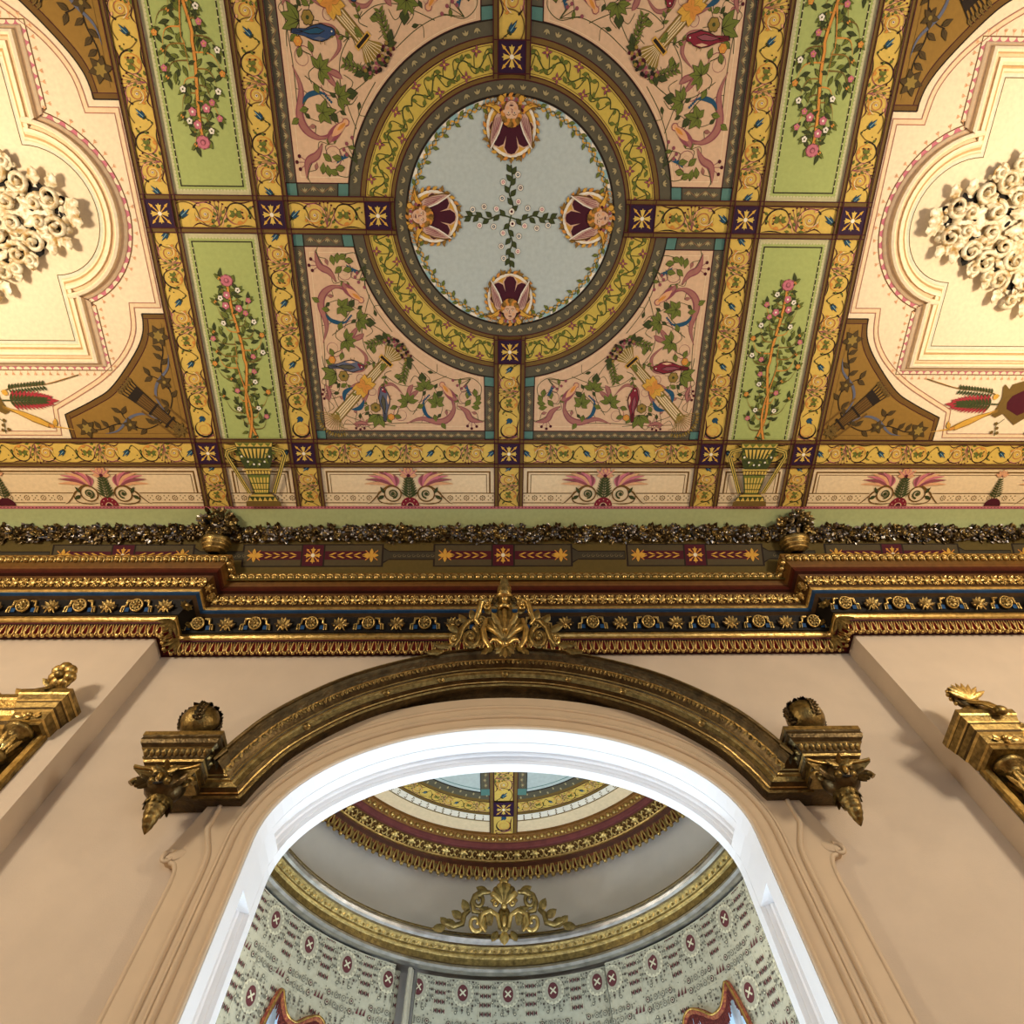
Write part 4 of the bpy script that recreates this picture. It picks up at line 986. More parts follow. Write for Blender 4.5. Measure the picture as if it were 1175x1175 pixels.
# gilt acanthus course with small rosettes
f = MB(); R = random.Random(7)
for p, t, n, i, j, L in along(.235, .0525):
    ax = (n + Vector((0, 0, -.75))).normalized(); up = (UPV - ax * UPV.dot(ax)).normalized(); cpt = p + UPV * 4.245 + ax * .010
    if j % 2 == 0:
        f.lathe([(.0, .008), (.007, .009), (.010, .003), (.016, .007), (.020, .0)], cpt, ax, 'gilt2', seg=9)
        for a in range(0, 360, 60):
            d = t * cos(radians(a)) + up * sin(radians(a)); f.leaf(cpt + d * .014, d, ax, .018, .007, 'gilt2', curl=.4, ridge=.5, seg=3)
    else:
        for s in (-1, 1):
            for v in (-1, 1):
                f.tube([cpt + t * (s * (.002 + .004 * q)) + up * (v * (.006 + .018 * sin(q * .55))) for q in range(6)], [.0055, .006, .006, .005, .004, .003], 'gilt2', seg=5)
            f.leaf(cpt, t * s + up * .15, ax, .03, .010, 'gilt2', curl=.2, ridge=.6, seg=3)
        f.ball(cpt + ax * .006, .008, 'gilt2', nu=6, nv=4); f.ball(cpt + up * .026, .006, 'gilt2', nu=6, nv=4); f.ball(cpt - up * .026, .006, 'gilt2', nu=6, nv=4)
cpart(f, 'acanthus_course', 'gilt acanthus and rosette course')
# bead and reel course under the shelf
f = MB()
for p, t, n, i, j, L in along(.325, .049):
    cpt = p + UPV * 4.358 + n * .008; ax = (n + Vector((0, 0, -.6))).normalized(); up = (UPV - ax * UPV.dot(ax)).normalized()
    f.ball(cpt, .0175, 'gilt2', nu=9, nv=6)
    f.tube([cpt + (t * cos(q * .45 + .3) * .022 + up * sin(q * .45 + .3) * .024) for q in range(6)], [.003, .005, .0055, .0055, .005, .003], 'gilt2', seg=5)
    f.leaf(cpt + t * .022 - up * .014, up, ax, .032, .007, 'giltrub', curl=.2, ridge=.5, seg=3)
cpart(f, 'bead_course', 'row of gilt beads')

# ---------------------------------------------------------------- cove with garland and painted frieze
cove_pts = catmull([(1.683, 4.60), (1.76, 4.588), (1.83, 4.560), (1.882, 4.526)], 8) + [(1.95, 4.470), (2.015, 4.414), (2.04, 4.385), (2.05, 4.33)]
m = MB(); rows = [[(x, y, z) for y, z in cove_pts] for x in (-4.3, 4.3)]
cc = [C_['cove'] if y < 1.80 else C_['olived'] for y, z in cove_pts]
cc = [hx('A3AC78') if y < 1.80 else hx('5A4C20') for y, z in cove_pts]
m.grid(rows, 'paint', smooth=True, cols=cc)
cove = tag(m.build('trim_2'), 'green and olive cove between ceiling and cornice', 'cove', None, 'structure')
lens = [0]
for a, b in zip(cove_pts, cove_pts[1:]): lens.append(lens[-1] + hypot(b[0] - a[0], b[1] - a[1]))
def cove_at(s, l=0):
    for k in range(len(lens) - 1):
        if s <= lens[k + 1] or k == len(lens) - 2:
            t = (s - lens[k]) / (lens[k + 1] - lens[k]); a, b = cove_pts[k], cove_pts[k + 1]
            dy, dz = b[0] - a[0], b[1] - a[1]; L = hypot(dy, dz)
            return a[0] + dy * t + dz / L * l * DZ, a[1] + dz * t - dy / L * l * DZ
def s_of_y(y):
    for k in range(len(lens) - 1):
        if cove_pts[k + 1][0] >= y: return lens[k] + (y - cove_pts[k][0]) / (cove_pts[k + 1][0] - cove_pts[k][0]) * (lens[k + 1] - lens[k])
    return lens[-1]
cfn = lambda x, s, l: (x, *cove_at(s, l))
sA, sB = s_of_y(1.893), s_of_y(2.006); sm = (sA + sB) / 2; hh = (sB - sA) / 2
for k, cx in enumerate((-3.67, -2.43, -1.24, -.035, 1.20, 2.49, 3.73)):
    P = Paint(cfn); w = .445
    P.push(cx, sm)
    P.poly([(-w, -hh), (w, -hh), (w, hh), (-w, hh)], 'dark', 1); P.poly([(-w + .012, -hh + .008), (w - .012, -hh + .008), (w - .012, hh - .008), (-w + .012, hh - .008)], hx('4E442C'), 2)
    # stepped ends and link with a faint guilloche
    P.poly([(w, -hh * .7), (w + .035, -hh * .4), (w + .34, -hh * .4), (w + .34, hh * .4), (w + .035, hh * .4), (w, hh * .7)], 'dark', 1); P.poly([(w, -hh * .55), (w + .04, -hh * .3), (w + .335, -hh * .3), (w + .335, hh * .3), (w + .04, hh * .3), (w, hh * .55)], hx('3E3828'), 2)
    for q in range(9):
        P.spiral(w + .07 + .03 * q, 0, .011, .004, 0, 400, .004, hx('74684A'), 4)
    P.poly([(-w + .06, -hh * .38), (w - .06, -hh * .38), (w - .06, hh * .38), (-w + .06, hh * .38)], 'crimson', 3)
    P.poly([(-.075, -hh), (.075, -hh), (.075, hh), (-.075, hh)], 'dark', 4); P.poly([(-.065, -hh * .92), (.065, -hh * .92), (.065, hh * .92), (-.065, hh * .92)], 'crimson', 5)
    for q in range(8):
        P.push(0, 0, 45 * q); P.poly([(.006, .004), (.03, .009), (.04, .016), (.043, .004), (.056, 0), (.043, -.004), (.04, -.016), (.03, -.009), (.006, -.004)] if q % 2 == 0 else [(.01, .002), (.044, .004), (.044, .010), (.06, 0), (.044, -.010), (.044, -.004), (.01, -.002)], 'gold' if q % 2 == 0 else 'orange', 7); P.pop()
    P.dot(0, 0, .013, 'white', 8, 8)
    for sg in (-1, 1):
        P.push(sg * (w - .075), 0, 0, sg, 1)
        for a in (0, 90, -90, 180): P.leaf(0, 0, a, .045, .012, 'gold', 6, None, False)
        for a in (45, -45, 135, -135): P.poly([(0, .002), (.055 * cos(radians(a)), .055 * sin(radians(a)) * .8 + .004), (.055 * cos(radians(a)), .055 * sin(radians(a)) * .8 - .004), (0, -.002)], 'orange', 6)
        P.pop()
        for q in range(5):
            x = sg * (.10 + .052 * q)
            for v in (-1, 1): P.poly([(x, v * .003), (x + sg * .035, v * .018), (x + sg * .05, v * .016), (x + sg * .02, v * .003)], 'gold', 6)
    o = P.mb.build('frieze_panel', cove); o['label'] = 'olive and crimson painted panel with gold stars'
# flower garland
g = MB(); R = random.Random(21)
gy, gz = cove_at(s_of_y(1.842)); gn = Vector((0, -.55, -.83)).normalized()
def bloom(mb, p, ax, r, m, np=5):
    u = ax.orthogonal().normalized(); v = ax.cross(u); a0 = R.random() * 6
    for q in range(np):
        a = a0 + 2 * pi * q / np; d = u * cos(a) + v * sin(a); mb.leaf(p + d * r * .15, d + ax * .35, ax, r, r * .42, m, curl=.3, ridge=.3, seg=3)
    mb.ball(p + ax * r * .25, r * .28, 'gilt2', nu=6, nv=4)
nG = 1270
for k in range(nG):
    x = -4.2 + 8.4 * k / nG + R.uniform(-.008, .008); tv = R.uniform(-1, 1); y, z = cove_at(s_of_y(1.838) + tv * .044)
    p = Vector((x, y, z)) + gn * (.014 + .024 * (1 - tv * tv)); ax = (gn + Vector((R.uniform(-.5, .5), R.uniform(-.4, .4), 0))).normalized()
    mt = ('giltrub', 'oldsilver', 'bronze', 'oldsilver', 'bronze')[R.randrange(5)]
    if R.random() < .45: bloom(g, p, ax, R.uniform(.016, .026), mt)
    elif R.random() < .5: g.ball(p, R.uniform(.010, .017), mt, nu=7, nv=5)
    for q in range(2):
        a = R.random() * 6.28; g.leaf(p - gn * .008, Vector((cos(a), sin(a) * .7, sin(a) * -.4)), gn, .034, .011, ('bronze', 'oldsilver', 'bronze')[R.randrange(3)], curl=.3, ridge=.4, seg=3)
y0, z0 = cove_at(s_of_y(1.842)); g.tube([(-4.25, y0, z0 - .004), (4.25, y0, z0 - .004)], .026, 'bronze', seg=8)
o = g.build('flower_garland', cove); o['label'] = 'thick garland of bronzed and silvered flowers'
# flower baskets at the two breaks
for sx, nm in ((-1, 'left'), (1, 'right')):
    b = MB(); cx = sx * 1.835; base = Vector((cx, 1.84, 4.515))
    root = empty('flower_basket', (cx, 1.84, 4.515))
    # woven bowl
    bw = MB(); axb = Vector((0, .62, -.78)).normalized()
    bw.lathe([(.035, .105), (.05, .10), (.062, .085), (.078, .05), (.088, .015), (.082, .0), (.0, .0)], base + Vector((0, .005, -.01)), axb, 'giltrub', seg=18)
    for h, r in ((.03, .086), (.055, .078), (.08, .067)):
        bw.lathe([(r - .004, h - .006), (r + .006, h), (r - .004, h + .006)], base + Vector((0, .005, -.01)), axb, 'gilt2', seg=18)
    bw.build('bowl', root, base)
    R = random.Random(40 + sx)
    for k in range(60):
        a = R.uniform(0, 2 * pi); rr = sqrt(R.random()) * .115; u, v = rr * cos(a), rr * sin(a)
        h = .075 * sqrt(max(0, 1 - (rr / .12) ** 2)) + .02
        y, z = cove_at(max(.01, min(lens[-1] - .01, s_of_y(1.80) + v * .75 - .01)))
        p = Vector((cx + u, y, z)) + gn * h; ax = (gn + Vector((u, 0, 0)) * 6 + Vector((0, v, -v * .6)) * 5).normalized(); mt = ('giltrub', 'oldsilver', 'bronze', 'bronze', 'bronze')[R.randrange(5)]
        if k % 3 == 0: bloom(b, p, ax, R.uniform(.022, .034), mt, 6)
        elif k % 3 == 1: b.ball(p, R.uniform(.012, .02), mt, nu=8, nv=5)
        else:
            for q in range(2): b.leaf(p, Vector((R.uniform(-1, 1), R.uniform(-1, 1), R.uniform(-.5, .3))), ax, .045, .014, mt, curl=.35, ridge=.4, seg=4)
    y, z = cove_at(s_of_y(1.80)); b.ball((cx, y, z - .02), .1, 'bronze', nu=14, nv=8, sc=(1.05, .8, .45))
    b.build('bouquet', root, base)
    tag(root, 'plaster basket heaped with bronzed flowers over the %s break of the cornice' % nm, 'flower basket', 'plaster flower baskets on the cove')
# ---------------------------------------------------------------- arch casing and reveal
def arcpath(d, n=40, z0=0.0, foot=True):
    """outline of the opening grown by d, relative to XA"""
    pts = [((1.025 + d) * cos(pi - pi * k / n), 2.75 + (.605 + d) * sin(pi - pi * k / n)) for k in range(n + 1)]
    return ([(-1.025 - d, z0), (-1.025 - d, 1.4)] if foot else []) + pts + ([(1.025 + d, 1.4), (1.025 + d, z0)] if foot else [])
cas = MB()
YF = 2.335
def X3(p, y): return (XA + p[0], y, p[1])
# face plate: outer contour with ears, matched to the opening by height / angle
left_out = [(-1.267, 0.0), (-1.267, 1.4)] + catmull([(-1.267, 2.54), (-1.269, 2.58), (-1.276, 2.62), (-1.292, 2.65)], 4) + [(-1.345, 2.668), (-1.35, 2.70)] + [(-1.325, 2.76), (-1.26, 2.96)]
top_out = [(x, z) for x, z in arcpath(.225, 40, foot=False) if z > 3.05]
contour = left_out + top_out + [(-x, z) for x, z in left_out[::-1]]
def resample(p, n):
    d = [0]
    for a, b in zip(p, p[1:]): d.append(d[-1] + hypot(b[0] - a[0], b[1] - a[1]))
    out = []; j = 0
    for k in range(n):
        t = d[-1] * k / (n - 1)
        while j < len(d) - 2 and d[j + 1] < t: j += 1
        f = (t - d[j]) / max(1e-9, d[j + 1] - d[j]); out.append((p[j][0] + (p[j + 1][0] - p[j][0]) * f, p[j][1] + (p[j + 1][1] - p[j][1]) * f))
    return out
inn = arcpath(.012)
nL = len(left_out); il = [(-1.037, z) for x, z in left_out if z < 2.66]
inn_l = [(-1.037, min(z, 2.745)) for x, z in left_out[:-1]] + [(-1.030, 2.80)]
arc_mid = [(x, z) for x, z in arcpath(.012, 40, foot=False) if z > 2.80]
inner_match = inn_l + resample(arc_mid, len(top_out)) + [(-x, z) for x, z in inn_l[::-1]]
cas.grid([[X3(p, YF) for p in contour], [X3(p, YF) for p in inner_match]], 'casing', smooth=False)
cas.grid([[X3(p, YC) for p in contour], [X3(p, YF) for p in contour]], 'casing', smooth=False)
casing = tag(cas.build('trim_3'), 'tan moulded casing of the arch with scrolled ears', 'arch casing', None, 'structure')
b = MB()
def bead(path, r, y, m='casing', seg=6): b.tube([X3(p, y) for p in path], r, m, seg=seg)
bead(arcpath(.010), .012, YF - .002); bead(arcpath(.085), .014, YF); bead(arcpath(.105), .008, YF)
ogL = [(-1.17, 0), (-1.17, 1.4)] + catmull([(-1.17, 2.58), (-1.172, 2.64), (-1.180, 2.69), (-1.203, 2.742), (-1.228, 2.797)], 5) + catmull([(-1.228, 2.797), (-1.225, 2.86), (-1.215, 2.95), (-1.18, 3.06)], 4)[1:]
for s in (-1, 1): bead([(s * -x, z) if s > 0 else (x, z) for x, z in ogL], .011, YF - .002)
outL = left_out[:-2]
for s in (-1, 1):
    bead([(-x if s > 0 else x, z) for x, z in outL], .010, YF + .004)
    # scroll at the ear
    pts = [(-1.325 + .028 * (1 - .75 * k / 20) * cos(radians(60 + 400 * k / 20)), 2.672 + .028 * (1 - .75 * k / 20) * sin(radians(60 + 400 * k / 20))) for k in range(21)]
    b.tube([X3((-p[0] if s > 0 else p[0], p[1]), YF - .004) for p in pts], [.011 - .0003 * k for k in range(21)], 'casing', seg=6)
    b.leaf(X3((s * 1.27, 2.70), YF), (s * .6, 0, -.3), (0, -1, 0), .07, .022, 'casing', curl=.15, ridge=.4)
b.build('casing_bead', casing)
b = MB(); bead2 = arcpath(.155, foot=False)
b3 = [p for p in bead2 if p[1] > 3.0]; b.tube([X3(p, YF + .002) for p in b3], [.012 * min(1, .05 + min(k, len(b3) - 1 - k) / 5) for k in range(len(b3))], 'casing', seg=6); b.build('casing_bead', casing)
# white reveal with raised stiles and a sunk panel
rv = MB()
YB = 2.62
def shell(path, y0, y1, d0, d1): rv.grid([[X3(p, y0) for p in arc_d(path, d0)], [X3(p, y1) for p in arc_d(path, d1)]], 'white', smooth=True)
def arc_d(kind, d): return arcpath(-d, foot=True) if kind == 0 else kind(d)
prof = [(YF, -.012), (YF, .004), (2.420, .004), (2.421, -.010), (2.426, -.010), (2.428, .000), (2.434, .000), (2.436, -.014), (2.441, -.014), (2.446, -.022), (2.458, -.052), (2.540, -.052), (2.542, -.038), (2.550, -.032), (2.551, -.042), (2.559, -.016), (2.563, -.016), (2.566, .004), (YB, .004), (YB, -.10)]
rv.grid([[X3(p, y) for p in arcpath(-d)] for y, d in prof], 'white', smooth=False)
# solid blocks at the springing
for s in (-1, 1):
    for k0, k1, dd in ((0, 0, 0),):
        A = [(-1.025 - .0, z) for z in (2.60, 2.66, 2.72)] + [((1.025) * cos(pi - radians(a)), 2.75 + .605 * sin(pi - radians(a))) for a in (0, 6, 12)]
        V = []
        for x, z in A:
            for y, d in ((2.42, .003), (2.566, .003), (2.42, -.06), (2.566, -.06)):
                V.append(X3(((-(x + d)) if s > 0 else (x + d), z), y))
        n = len(A); F = [(4 * i, 4 * i + 1, 4 * i + 5, 4 * i + 4) for i in range(n - 1)] + [(0, 2, 3, 1), (4 * n - 4, 4 * n - 3, 4 * n - 1, 4 * n - 2)]
        rv.add(V, F, 'white', smooth=False)
reveal = rv.build('white_reveal', casing); reveal['label'] = 'glossy white panelled reveal inside the arch'

# ---------------------------------------------------------------- gilded arched pelmet over the arch
pel = empty('gilded_pelmet', (XA, YC, 2.9))
base = (XA, YC, 2.9)
tag(pel, 'dark gilded arched pelmet with scrolled crest and end blocks, over the white arch', 'pelmet', None, 'thing')
pb = [(0, 3.615), (.25, 3.592), (.52, 3.508), (.76, 3.383), (.97, 3.20), (1.07, 3.045), (1.122, 2.915)]
pbl = catmull([(-x, z) for x, z in pb[::-1]], 7)
pbr = [(-x, z) for x, z in pbl[::-1]][1:]
ppath = [(-1.33, 2.905)] + pbl + pbr + [(1.33, 2.905)]
ppath[1] = (-1.13, 2.905); ppath[-2] = (1.13, 2.905)
pn = mitre(ppath)
def pel_pt(i, r, o): return (XA + ppath[i][0] + pn[i][0] * r, YC - max(o, .004), ppath[i][1] + pn[i][1] * r)
pprof = [(.012, .0, 'bronze'), (.0, .085, 'bronze'), (.0, .098, 'giltrub'), (.008, .104, 'gilt2'), (.012, .102, 'bronze'), (.016, .108, 'gilt2'), (.020, .112, 'bronze'), (.030, .128, 'bronze'), (.034, .126, 'giltrub'), (.052, .136, 'giltrub'), (.056, .146, 'gilt2'), (.062, .148, 'bronze'), (.066, .158, 'gilt2'), (.071, .160, 'bronze'), (.076, .168, 'bronze'), (.094, .192, 'gilt'), (.098, .198, 'bronze'), (.102, .208, 'bronze'), (.110, .226, 'bronze'), (.121, .236, 'bronze'), (.132, .236, 'bronze'), (.136, .242, 'giltrub'), (.140, .244, 'bronze'), (.143, .0, 'bronze')]
mm = MB()
for (r0, o0, m0), (r1, o1, m1) in zip(pprof, pprof[1:]):
    mm.grid([[pel_pt(i, r0, o0) for i in range(len(ppath))], [pel_pt(i, r1, o1) for i in range(len(ppath))]], m0, smooth=False)
mm.build('moulding', pel, base)
# running leaf ornament in the cove, flower bosses on the flat
lf_ = MB(); bs = MB(); L = 0
for i in range(1, len(ppath) - 2):
    a, b_ = Vector(pel_pt(i, .088, .188)), Vector(pel_pt(i + 1, .088, .188)); d = (b_ - a); k = max(1, round(d.length / .022)); d.normalize()
    out = Vector((pn[i][0] * -.6, -.8, pn[i][1] * -.6)).normalized()
    for q in range(k):
        p = a + (b_ - a) * ((q + .5) / k)
        sg = 1 if (i * 7 + q) % 2 else -1; w = d.cross(out)
        lf_.leaf(p - w * (.010 * sg), d * .5 + w * sg, out, .024, .008, 'giltrub', curl=.3, ridge=.5, seg=3); lf_.ball(p, .005, 'gilt', nu=5, nv=3)
lf_.build('running_leaf', pel, base)
def boss(mb, p, out, up, r):
    out = Vector(out).normalized(); up = Vector(up).normalized(); w = up.cross(out)
    mb.lathe([(.0, .006), (r * .35, .007), (r * .5, .002), (r * 1.0, .004), (r * 1.15, .0)], p, out, 'giltrub', seg=12)
    for q in range(6):
        a = q * pi / 3; dd = up * cos(a) + w * sin(a); mb.leaf(Vector(p) + out * .004 + dd * r * .2, dd, out, r * .75, r * .28, 'gilt2', curl=.4, ridge=.5, seg=3)
for t in (-.93, -.60, -.31, 0, .31, .60, .93):
    i = min(range(len(ppath)), key=lambda q: abs(ppath[q][0] - t) if ppath[q][1] > 3 else 9)
    q = MB(); boss(q, pel_pt(i, .042, .138), (-pn[i][0] * .5, -.85, -pn[i][1] * .5), (pn[i][0], 0, pn[i][1]), .016); q.build('flower_boss', pel, base)
# end blocks
def rings(mb, cx, prof, m0):
    """stacked rectangles (z, half width, projection, material)"""
    for (z0, w0, o0, ma), (z1, w1, o1, _) in zip(prof, prof[1:]):
        YC_ = YC - .004; R0 = [(cx - w0, YC_, z0), (cx - w0, YC - o0, z0), (cx + w0, YC - o0, z0), (cx + w0, YC_, z0)]
        R1 = [(cx - w1, YC_, z1), (cx - w1, YC - o1, z1), (cx + w1, YC - o1, z1), (cx + w1, YC_, z1)]
        for a in range(3): mb.add([R0[a], R0[a + 1], R1[a + 1], R1[a]], [(0, 1, 2, 3)], ma, smooth=False)
    z, w, o, ma = prof[-1]; YC_ = YC - .004; mb.add([(cx - w, YC_, z), (cx - w, YC - o, z), (cx + w, YC - o, z), (cx + w, YC_, z)], [(0, 1, 2, 3)], ma, smooth=False)
    z, w, o, ma = prof[0]; mb.add([(cx - w, YC_, z), (cx - w, YC - o, z), (cx + w, YC - o, z), (cx + w, YC_, z)], [(3, 2, 1, 0)], ma, smooth=False)
for s in (-1, 1):
    cx = XA + s * 1.405; q = MB()
    rings(q, cx, [(2.918, .098, .215, 'bronze'), (2.924, .104, .222, 'giltrub'), (2.930, .102, .220, 'gilt'), (2.944, .106, .224, 'bronze'), (2.948, .118, .236, 'gilt'), (2.956, .116, .234, 'bronze'), (2.966, .124, .245, 'gilt2'), (2.974, .128, .25, 'bronze'), (2.984, .128, .25, 'bronze'), (3.012, .146, .268, 'giltrub'), (3.018, .152, .274, 'bronze'), (3.022, .150, .272, 'bronze'), (3.034, .162, .284, 'bronze'), (3.050, .168, .29, 'bronze'), (3.066, .166, .288, 'bronze'), (3.072, .170, .292, 'giltrub'), (3.094, .170, .292, 'bronze')], 0)
    blk = q.build('end_block', pel, base)
    q = MB(); boss(q, (cx, YC - .226, 2.938), (0, -1, -.05), (0, 0, 1), .02); q.build('block_boss', blk)
    for ch in blk.children: ch.data.transform(Matrix.Translation((-base[0], -base[1], -base[2])))
    # leaf band on the block
    q = MB()
    for k in range(11):
        x = cx - .125 + .025 * k; q.leaf((x, YC - .255, 2.986), (0, -.5, .8), (0, -1, -.5), .03, .011, 'giltrub', curl=.2, ridge=.5, seg=3)
    for k in range(7):
        for sx in (-1, 1): q.leaf((cx + sx * .131, YC - .03 - .034 * k, 2.986), (sx * .5, 0, .8), (sx, 0, -.5), .03, .011, 'giltrub', curl=.2, ridge=.5, seg=3)
    q.build('block_leaves', pel, base)
    # ball finial wrapped in leaves
    q = MB(); bc = Vector((cx, YC - .225, 3.212)); 
    q.lathe([(.058, -.118), (.058, -.104), (.036, -.098), (.030, -.088), (.036, -.070)], bc, (0, 0, 1), 'bronze', seg=16); q.ball(bc, .086, 'giltrub', nu=22, nv=14)
    R = random.Random(8 + s)
    for a in range(15, 375, 90):
        for k in range(9):
            ph = radians(16 + 13 * k); d = Vector((sin(ph) * cos(radians(a)), sin(ph) * sin(radians(a)), cos(ph))); p = bc + d * .085
            for w in (-1, 1):
                side = Vector((-sin(radians(a)), cos(radians(a)), 0)); q.leaf(p, side * w + Vector((0, 0, .4)) + d * .2, d, .026, .010, 'bronze', curl=.2, ridge=.4, seg=3)
            q.ball(p, .010, 'bronze', nu=6, nv=4)
    for k in range(12):
        a = k * pi / 6; d = Vector((cos(a), sin(a), 1.4)).normalized(); q.leaf(bc + d * .085, Vector((cos(a), sin(a), -.4)), d, .035, .012, 'bronze', curl=.1, ridge=.4, seg=3); q.ball(bc + d * .088, .011, 'bronze', nu=6, nv=4)
    q.ball(bc + Vector((0, 0, .088)), .018, 'bronze', nu=8, nv=6)
    q.build('ball_finial', pel, base)
    # satyr-like mask bracket with a ringed horn
    q = MB(); tp = Vector((cx, YC - .175, 2.922))
    us = [-.135 + .27 * k / 14 for k in range(15)]
    A_ = [tp + Vector((u, -.062 - .034 * (abs(u) / .15) ** 2, .012)) for u in us]; B_ = [p + Vector((0, .004, -.018)) for p in A_]
    C__ = [Vector((tp.x + (p.x - tp.x) * .78, p.y + .022, p.z - .018)) for p in B_]; D_ = [Vector((p.x, tp.y + .05, p.z)) for p in C__]; E_ = [Vector((tp.x + (p.x - tp.x) * .78, tp.y + .05, p.z)) for p in A_]
    q.grid([E_, A_, B_, C__, D_], 'giltrub', smooth=False)
    q.tube([p + Vector((0, -.002, -.008)) for p in A_], .007, 'gilt2', seg=6)
    for sx in (-1, 1):      # scrolled ears under the plate
        q.tube([tp + Vector((sx * (.10 + .028 * (1 - .08 * k) * cos(k * .6)), -.055, -.055 + .028 * (1 - .08 * k) * sin(k * .6))) for k in range(12)], [.013 - .0007 * k for k in range(12)], 'giltrub', seg=6)
        q.ball(tp + Vector((sx * .032, -.082, -.038)), .011, 'bronze', nu=8, nv=5); q.leaf(tp + Vector((sx * .012, -.085, -.022)), (sx, 0, .35), (0, -1, 0), .05, .012, 'giltrub', curl=.2, ridge=.6)
        q.ball(tp + Vector((sx * .03, -.075, -.062)), .018, 'giltrub', nu=8, nv=6)
        for a in (-35, -10, 15, 40, 70): q.leaf(tp + Vector((sx * .055, -.06, -.055)), (sx * cos(radians(a)), -.1, -sin(radians(a))), (0, -1, 0), .05, .014, 'bronze', curl=.3, ridge=.4)
    q.ball(tp + Vector((0, -.02, -.045)), .078, 'bronze', nu=14, nv=9, sc=(1.05, .9, .8)); q.ball(tp + Vector((0, -.092, -.052)), .014, 'gilt', nu=8, nv=6, sc=(.8, 1, 1.4)); q.leaf(tp + Vector((-.02, -.085, -.078)), (1, 0, 0), (0, -1, 0), .04, .006, 'void', curl=.05)
    for a in range(-60, 61, 20): q.leaf(tp + Vector((0, -.075, -.012)), (sin(radians(a)), -.1, cos(radians(a)) * .2 - .1), (0, -1, 0), .05, .011, 'giltrub', curl=.3, ridge=.4)
    q.build('mask', pel, base)
    q = MB(); n = 44; pts = []; rr = []
    tip = Vector((cx, YC - .148, 2.694)); st = tp + Vector((0, -.005, -.075))
    for k in range(n + 1):
        t = k / n; pts.append(st + (tip - st) * t + Vector((0, -.012 * sin(pi * t), 0))); rr.append((.036 * (1 - t) ** .8 + .012 * (1 - t ** 8)) * (1 + (.10 * abs(sin(t * pi * 6.5)) if t < .88 else 0)))
    q.tube(pts, rr, 'giltrub', seg=12)
    for k in range(12):
        a = k * pi / 6; d = Vector((cos(a), sin(a), 0)); q.leaf(st + d * .036 + Vector((0, 0, .012)), d * .25 + (tip - st).normalized(), d, .07, .016, 'giltrub', curl=.08, ridge=.4)
    q.build('ringed_horn', pel, base)
# crest: shell cartouche with scrolls
cr = MB()
CO = Vector((XA, YC - .255, 3.70))
up = Vector((0, -.26, .965)).normalized(); ou = Vector((0, -.965, -.26))
cp = lambda u, v, h=0: CO + Vector((1, 0, 0)) * (u * .62) + up * (v * 1.0) + ou * h
def ctube(p, r, m='giltrub', seg=7): cr.tube([cp(*q) for q in p], r, m, seg=seg)
def cleaf(u, v, a, L, W, m='giltrub', h=.02, curl=.2): cr.leaf(cp(u, v, h), Vector((1, 0, 0)) * cos(radians(a)) + up * sin(radians(a)), ou, L, W, m, curl=curl, ridge=.5, lobes=1 if L > .08 else 0)
def cscroll(u, v, r, a0, turns, rad, m='gilt2', sg=1, h=.02):
    n = int(16 * turns); pts = []
    for k in range(n + 1):
        t = k / n; a = radians(a0) + 2 * pi * turns * t; q = r * (1 - .82 * t); pts.append((sg * (u + q * cos(a)), v + q * sin(a), h + .012 * t))
    ctube(pts, [rad * (1 - .4 * k / n) for k in range(n + 1)], m); cr.ball(cp(*pts[-1]), rad * 1.1, m, nu=7, nv=5)
# pineapple bud on top
cr.ball(cp(0, .43, .02), .05, 'gilt2', nu=14, nv=10, sc=(.85, .7, 1.25), rot=None)
for k in range(5):
    for j in range(7):
        a = -70 + 140 * j / 6; cr.leaf(cp(.038 * sin(radians(a)) * (1 - .12 * k), .395 + .02 * k, .02 + .036 * cos(radians(a))), up * 1 + Vector((sin(radians(a)) * .3, 0, 0)), ou, .026, .010, 'giltrub', curl=.3, ridge=.4, seg=3)
cr.lathe([(.03, .0), (.045, .012), (.03, .024), (.022, .03), (.018, .07), (.03, .085), (.05, .09), (.05, .10)], cp(0, .285, .01), up, 'gilt2', seg=14)
